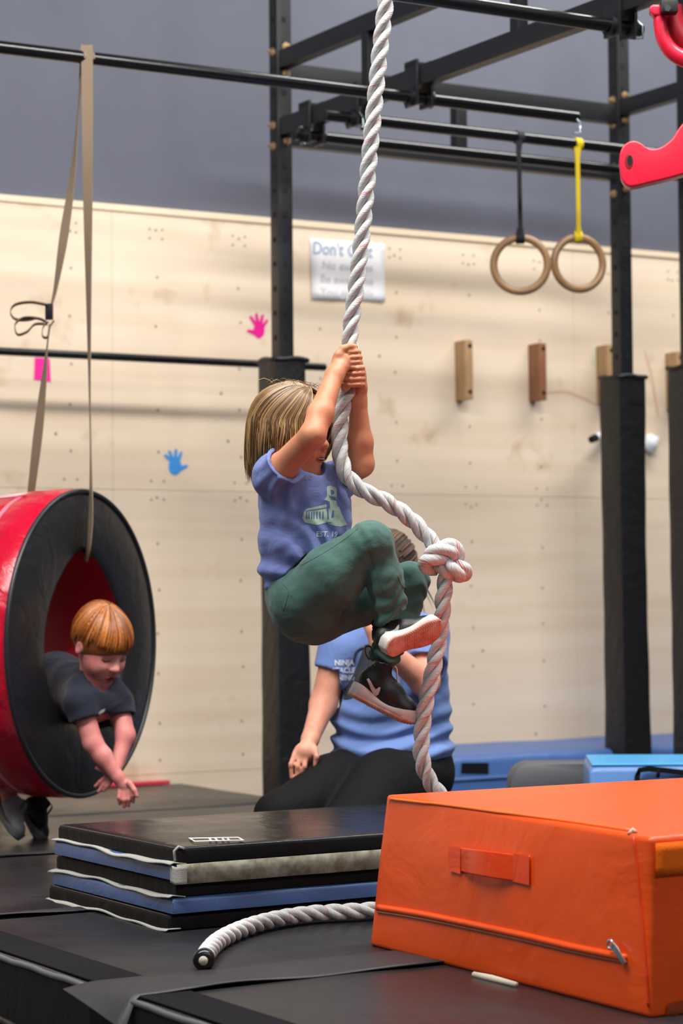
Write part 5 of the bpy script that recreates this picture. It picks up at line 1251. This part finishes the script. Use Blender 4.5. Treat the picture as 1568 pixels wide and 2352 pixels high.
for i in range(420):
    ph = random.uniform(-math.pi, math.pi); th0 = random.uniform(0.15, 1.2)
    d0 = (F*math.cos(th0)+(U*math.cos(ph)+S*math.sin(ph))*math.sin(th0)); 
    if d0.dot(F) > 0.55 and d0.dot(U) < 0.55: continue
    pts = []
    for j in range(9):
        f = j/8; th = th0+(math.pi-0.25-th0)*f; d = F*math.cos(th)+(U*math.cos(ph)+S*math.sin(ph))*math.sin(th)
        pts.append(HA-F*0.012+U*0.008+F*d.dot(F)*0.108+U*d.dot(U)*0.100+S*d.dot(S)*0.092)
    curves.append(pts)
tail = []
for i in range(120):
    o_ = Vector((random.gauss(0, .012), random.gauss(0, .012), random.gauss(0, .012)))
    curves.append([knot+o_*0.6-F*0.02*j*0.5+Vector((0.0, 0.004*j, -0.030*j))+o_*j*0.25 for j in range(8)])
strands('hair', curves, 0.0026, M_HAIR2, adult)

# ================================================================== the child in the tyre
D2 = 7.40
def V2(x, y, dd=0.0): return P(x, y, D2+dd)
M_SKIN3 = skin_mat('skin_pale_pink', (216, 146, 138), (200, 116, 112))
M_NAVY = mat('navy_knit', (34, 37, 50), 0.85, 0.2, sheen=0.1, wrinkle=0.35, wscale=12, bump=0.2, bscale=400)
kid = thing('person', 'red-haired child in a dark navy t-shirt leaning out of the hanging tyre', 'person', Vector((P(60, 1900, 7.7).x, 7.7, 0)))
F, U, S = basis(46, 34); HK = V2(235, 1470, -0.02); kk = 1.1
ins = TC-ax*0.10+Z*(-0.135); pel = TC-ax*0.34+Z*(-0.16)
lo = Vector((min(pel.x-0.25, P(-90, 1500, 7.7).x), V2(0, 0, -0.25).y, 0.0)); hi = Vector((V2(345, 0).x, 8.15, V2(0, 1340).z)); hi.y = max(hi.y, pel.y+0.2)
s = SDF(lo, hi, 0.0038)
add_head(s, HK, F, U, S, kk)
chest = V2(216, 1606, 0.04)
s.cap(HK-U*0.05-F*0.02, chest, 0.042, 0.05, 0.02)
s.chain([chest, ins, pel], [0.075, 0.085, 0.08], 0.04)
n1, n2, n3 = V2(184, 1612, -0.05), V2(213, 1706, -0.06), V2(272, 1786, -0.07)
s.cap(n1, n2, 0.036, 0.032, 0.02); s.cap(n2, n2.lerp(n3, .4), 0.032, 0.029, 0.01); s.cap(n2.lerp(n3, .4), n3, 0.029, 0.020, 0.015)
s.cap(n3, V2(280, 1798, -.07), 0.020, 0.019, 0.01); s.ell(V2(287, 1806, -.07), (0.021, 0.014, 0.022), None, 0.010)
for x0, x1, x2, y1, y2 in ((275, 273, 275, 1832, 1846), (284, 284, 285, 1837, 1853), (293, 295, 295, 1836, 1851), (301, 306, 306, 1828, 1842)):
    s.chain([V2(x0, 1816, -.075), V2(x1, y1, -.08), V2(x2, y2, -.07)], [.0078, .0072, .0064], 0.0025)
s.chain([V2(297, 1798, -.085), V2(308, 1814, -.09), V2(314, 1828, -.09)], [.0095, .008, .0068], 0.005)
f1, f2, f3 = V2(270, 1612, 0.05), V2(288, 1690, 0.02), V2(268, 1762, -0.02)
s.cap(f1, f2, 0.036, 0.031, 0.02); s.cap(f2, f3, 0.030, 0.020, 0.015); s.ell(V2(254, 1782, -.025), (0.024, 0.013, 0.022), None, 0.014)
for x0, y0, x1, y1, x2, y2 in ((246, 1772, 232, 1768, 221, 1764), (245, 1783, 230, 1795, 219, 1806), (250, 1790, 237, 1804, 226, 1818), (257, 1793, 246, 1806, 238, 1816)):
    s.chain([V2(x0, y0, -.03), V2(x1, y1, -.038), V2(x2, y2, -.035)], [.0080, .0072, .0062], 0.0025)
legs = [(P(-6, 1765, 7.80), P(28, 1842, 7.78)), (P(-48, 1780, 7.66), P(-10, 1850, 7.66))]
for kn_, an_ in legs: s.cap(pel, kn_, 0.06, 0.042, 0.02); s.cap(kn_, an_, 0.040, 0.026, 0.015)
kb = sdf_mesh('body', s, M_SKIN3, kid)
fc = face_caster(kb, HK, F, U, S, kk); face_parts(kid, fc, kk, eyes='down', lip=(168, 62, 62), open_=0.0022, brow=(150, 86, 50), w=0.015)
s = SDF(Vector((pel.x-0.2, V2(0, 0, -0.22).y, V2(0, 1700).z)), Vector((V2(330, 0).x, pel.y+0.22, V2(0, 1500).z)), 0.0048)
s.cap(V2(212, 1580, .05), chest, 0.078, 0.090, 0.03); s.chain([chest, ins, pel], [0.092, 0.098, 0.09], 0.04)
e1_ = (n2-n1).normalized(); s.cap(V2(195, 1590, -.01), n1, 0.06, 0.05, 0.03); s.cap(n1, n1+e1_*0.075, 0.052, 0.052, 0.02)
e2_ = (f2-f1).normalized(); s.cap(V2(245, 1590, .06), f1, 0.055, 0.048, 0.03); s.cap(f1, f1+e2_*0.06, 0.048, 0.049, 0.02)
s.warp(cloth_warp(0.005, 40, 41))
s.cap(n1+e1_*0.03, n1+e1_*0.2, 0.038, 0.048, 0.003, 'sub'); s.plane(n1+e1_*0.058, e1_, n1-Vector((.08, .12, .20)), n1+Vector((.085, .10, .0)))
s.cap(f1+e2_*0.03, f1+e2_*0.2, 0.036, 0.046, 0.003, 'sub'); s.plane(f1+e2_*0.050, e2_, V2(255, 1760, -.05), V2(330, 1600, .14))
s.ell(HK, (0.112, 0.098, 0.11), [F, S, U], 0.004, 'sub'); s.ell(HK+F*0.05-U*0.08, (0.055, 0.056, 0.062), [F, S, U], 0.004, 'sub'); s.cap(HK-U*0.05+F*0.01, V2(226, 1578, -.02), 0.046, 0.036, 0.004, 'sub')
kt = sdf_mesh('t_shirt', s, M_NAVY, kid)
decal('chest_print', [[(224, 1638), (232, 1630), (241, 1627), (238, 1634), (228, 1642)]], kt, mat('print_grey', (170, 172, 166), 0.8), kt, 0.003, 5)
M_HAIR3 = hair_mat('hair_ginger', (88, 44, 16), (148, 80, 30), (204, 130, 64), 0.36)
s = SDF(HK-Vector((.16, .16, .16)), HK+Vector((.16, .16, .16)), 0.006); s.ell(HK-F*0.006+U*0.008, (0.104, 0.088, 0.097), [F, S, U], 0.01)
s.ell(HK+F*0.10-U*0.075, (0.066, 0.090, 0.078), [F, S, U], 0.008, 'sub'); s.ell(HK-U*0.11, (0.14, 0.14, 0.065), [F, S, U], 0.008, 'sub')
sdf_mesh('hair_base', s, mat('hair_under3', (126, 68, 28), 0.6), kid)
curves = []; crn = HK-F*0.035
for i in range(900):
    ph = random.uniform(-math.pi, math.pi); fr_ = math.cos(ph); te = 1.42 if fr_ > 0.35 else (1.62 if fr_ > -0.2 else 1.95); te += random.uniform(-.10, .06); st0 = random.uniform(0.0, 0.35)
    pts = []; br = 1+random.uniform(0.0, 0.05)
    for j in range(9):
        th = st0+(te-st0)*j/8; d = F*(math.cos(ph)*math.sin(th)*0.107)+S*(math.sin(ph)*math.sin(th)*0.091)+U*(0.099*math.cos(th)); pts.append(HK-F*0.006+U*0.008+d*br-F*0.03*(1-j/8)*math.cos(th))
    curves.append(pts)
strands('hair', curves, 0.0024, M_HAIR3, kid)
M_SHK = mat('kid_shoe', (28, 28, 31), 0.5); M_SHK2 = mat('kid_sole', (92, 92, 94), 0.6)
o, q_, k_ = make_shoe(kid, P(36, 1846, 7.74), Vector((.050, -.03, -.080)), Vector((-.8, -.25, -.5)), 0.165, (M_SHK, M_SHK2, M_SHK2, M_SHK2), swoosh=False, label='black shoe with grey stripes')
for i in range(3): surf_line('stripe', [(34+5*i, 1862+9*i), (46+4*i, 1856+9*i), (60+4*i, 1848+9*i)], 0.003, mat('stripe_grey', (150, 150, 152), 0.6), bvh_of(o), o, 0.001)
make_shoe(kid, P(-14, 1856, 7.62), Vector((.05, -.05, -.06)), Vector((-.6, -.2, -.7)), 0.155, (mat('kid_shoe_grey', (120, 120, 124), 0.6), M_SHK2, M_SHK2, M_SHK2), swoosh=False, label='grey shoe at the edge of the photo')
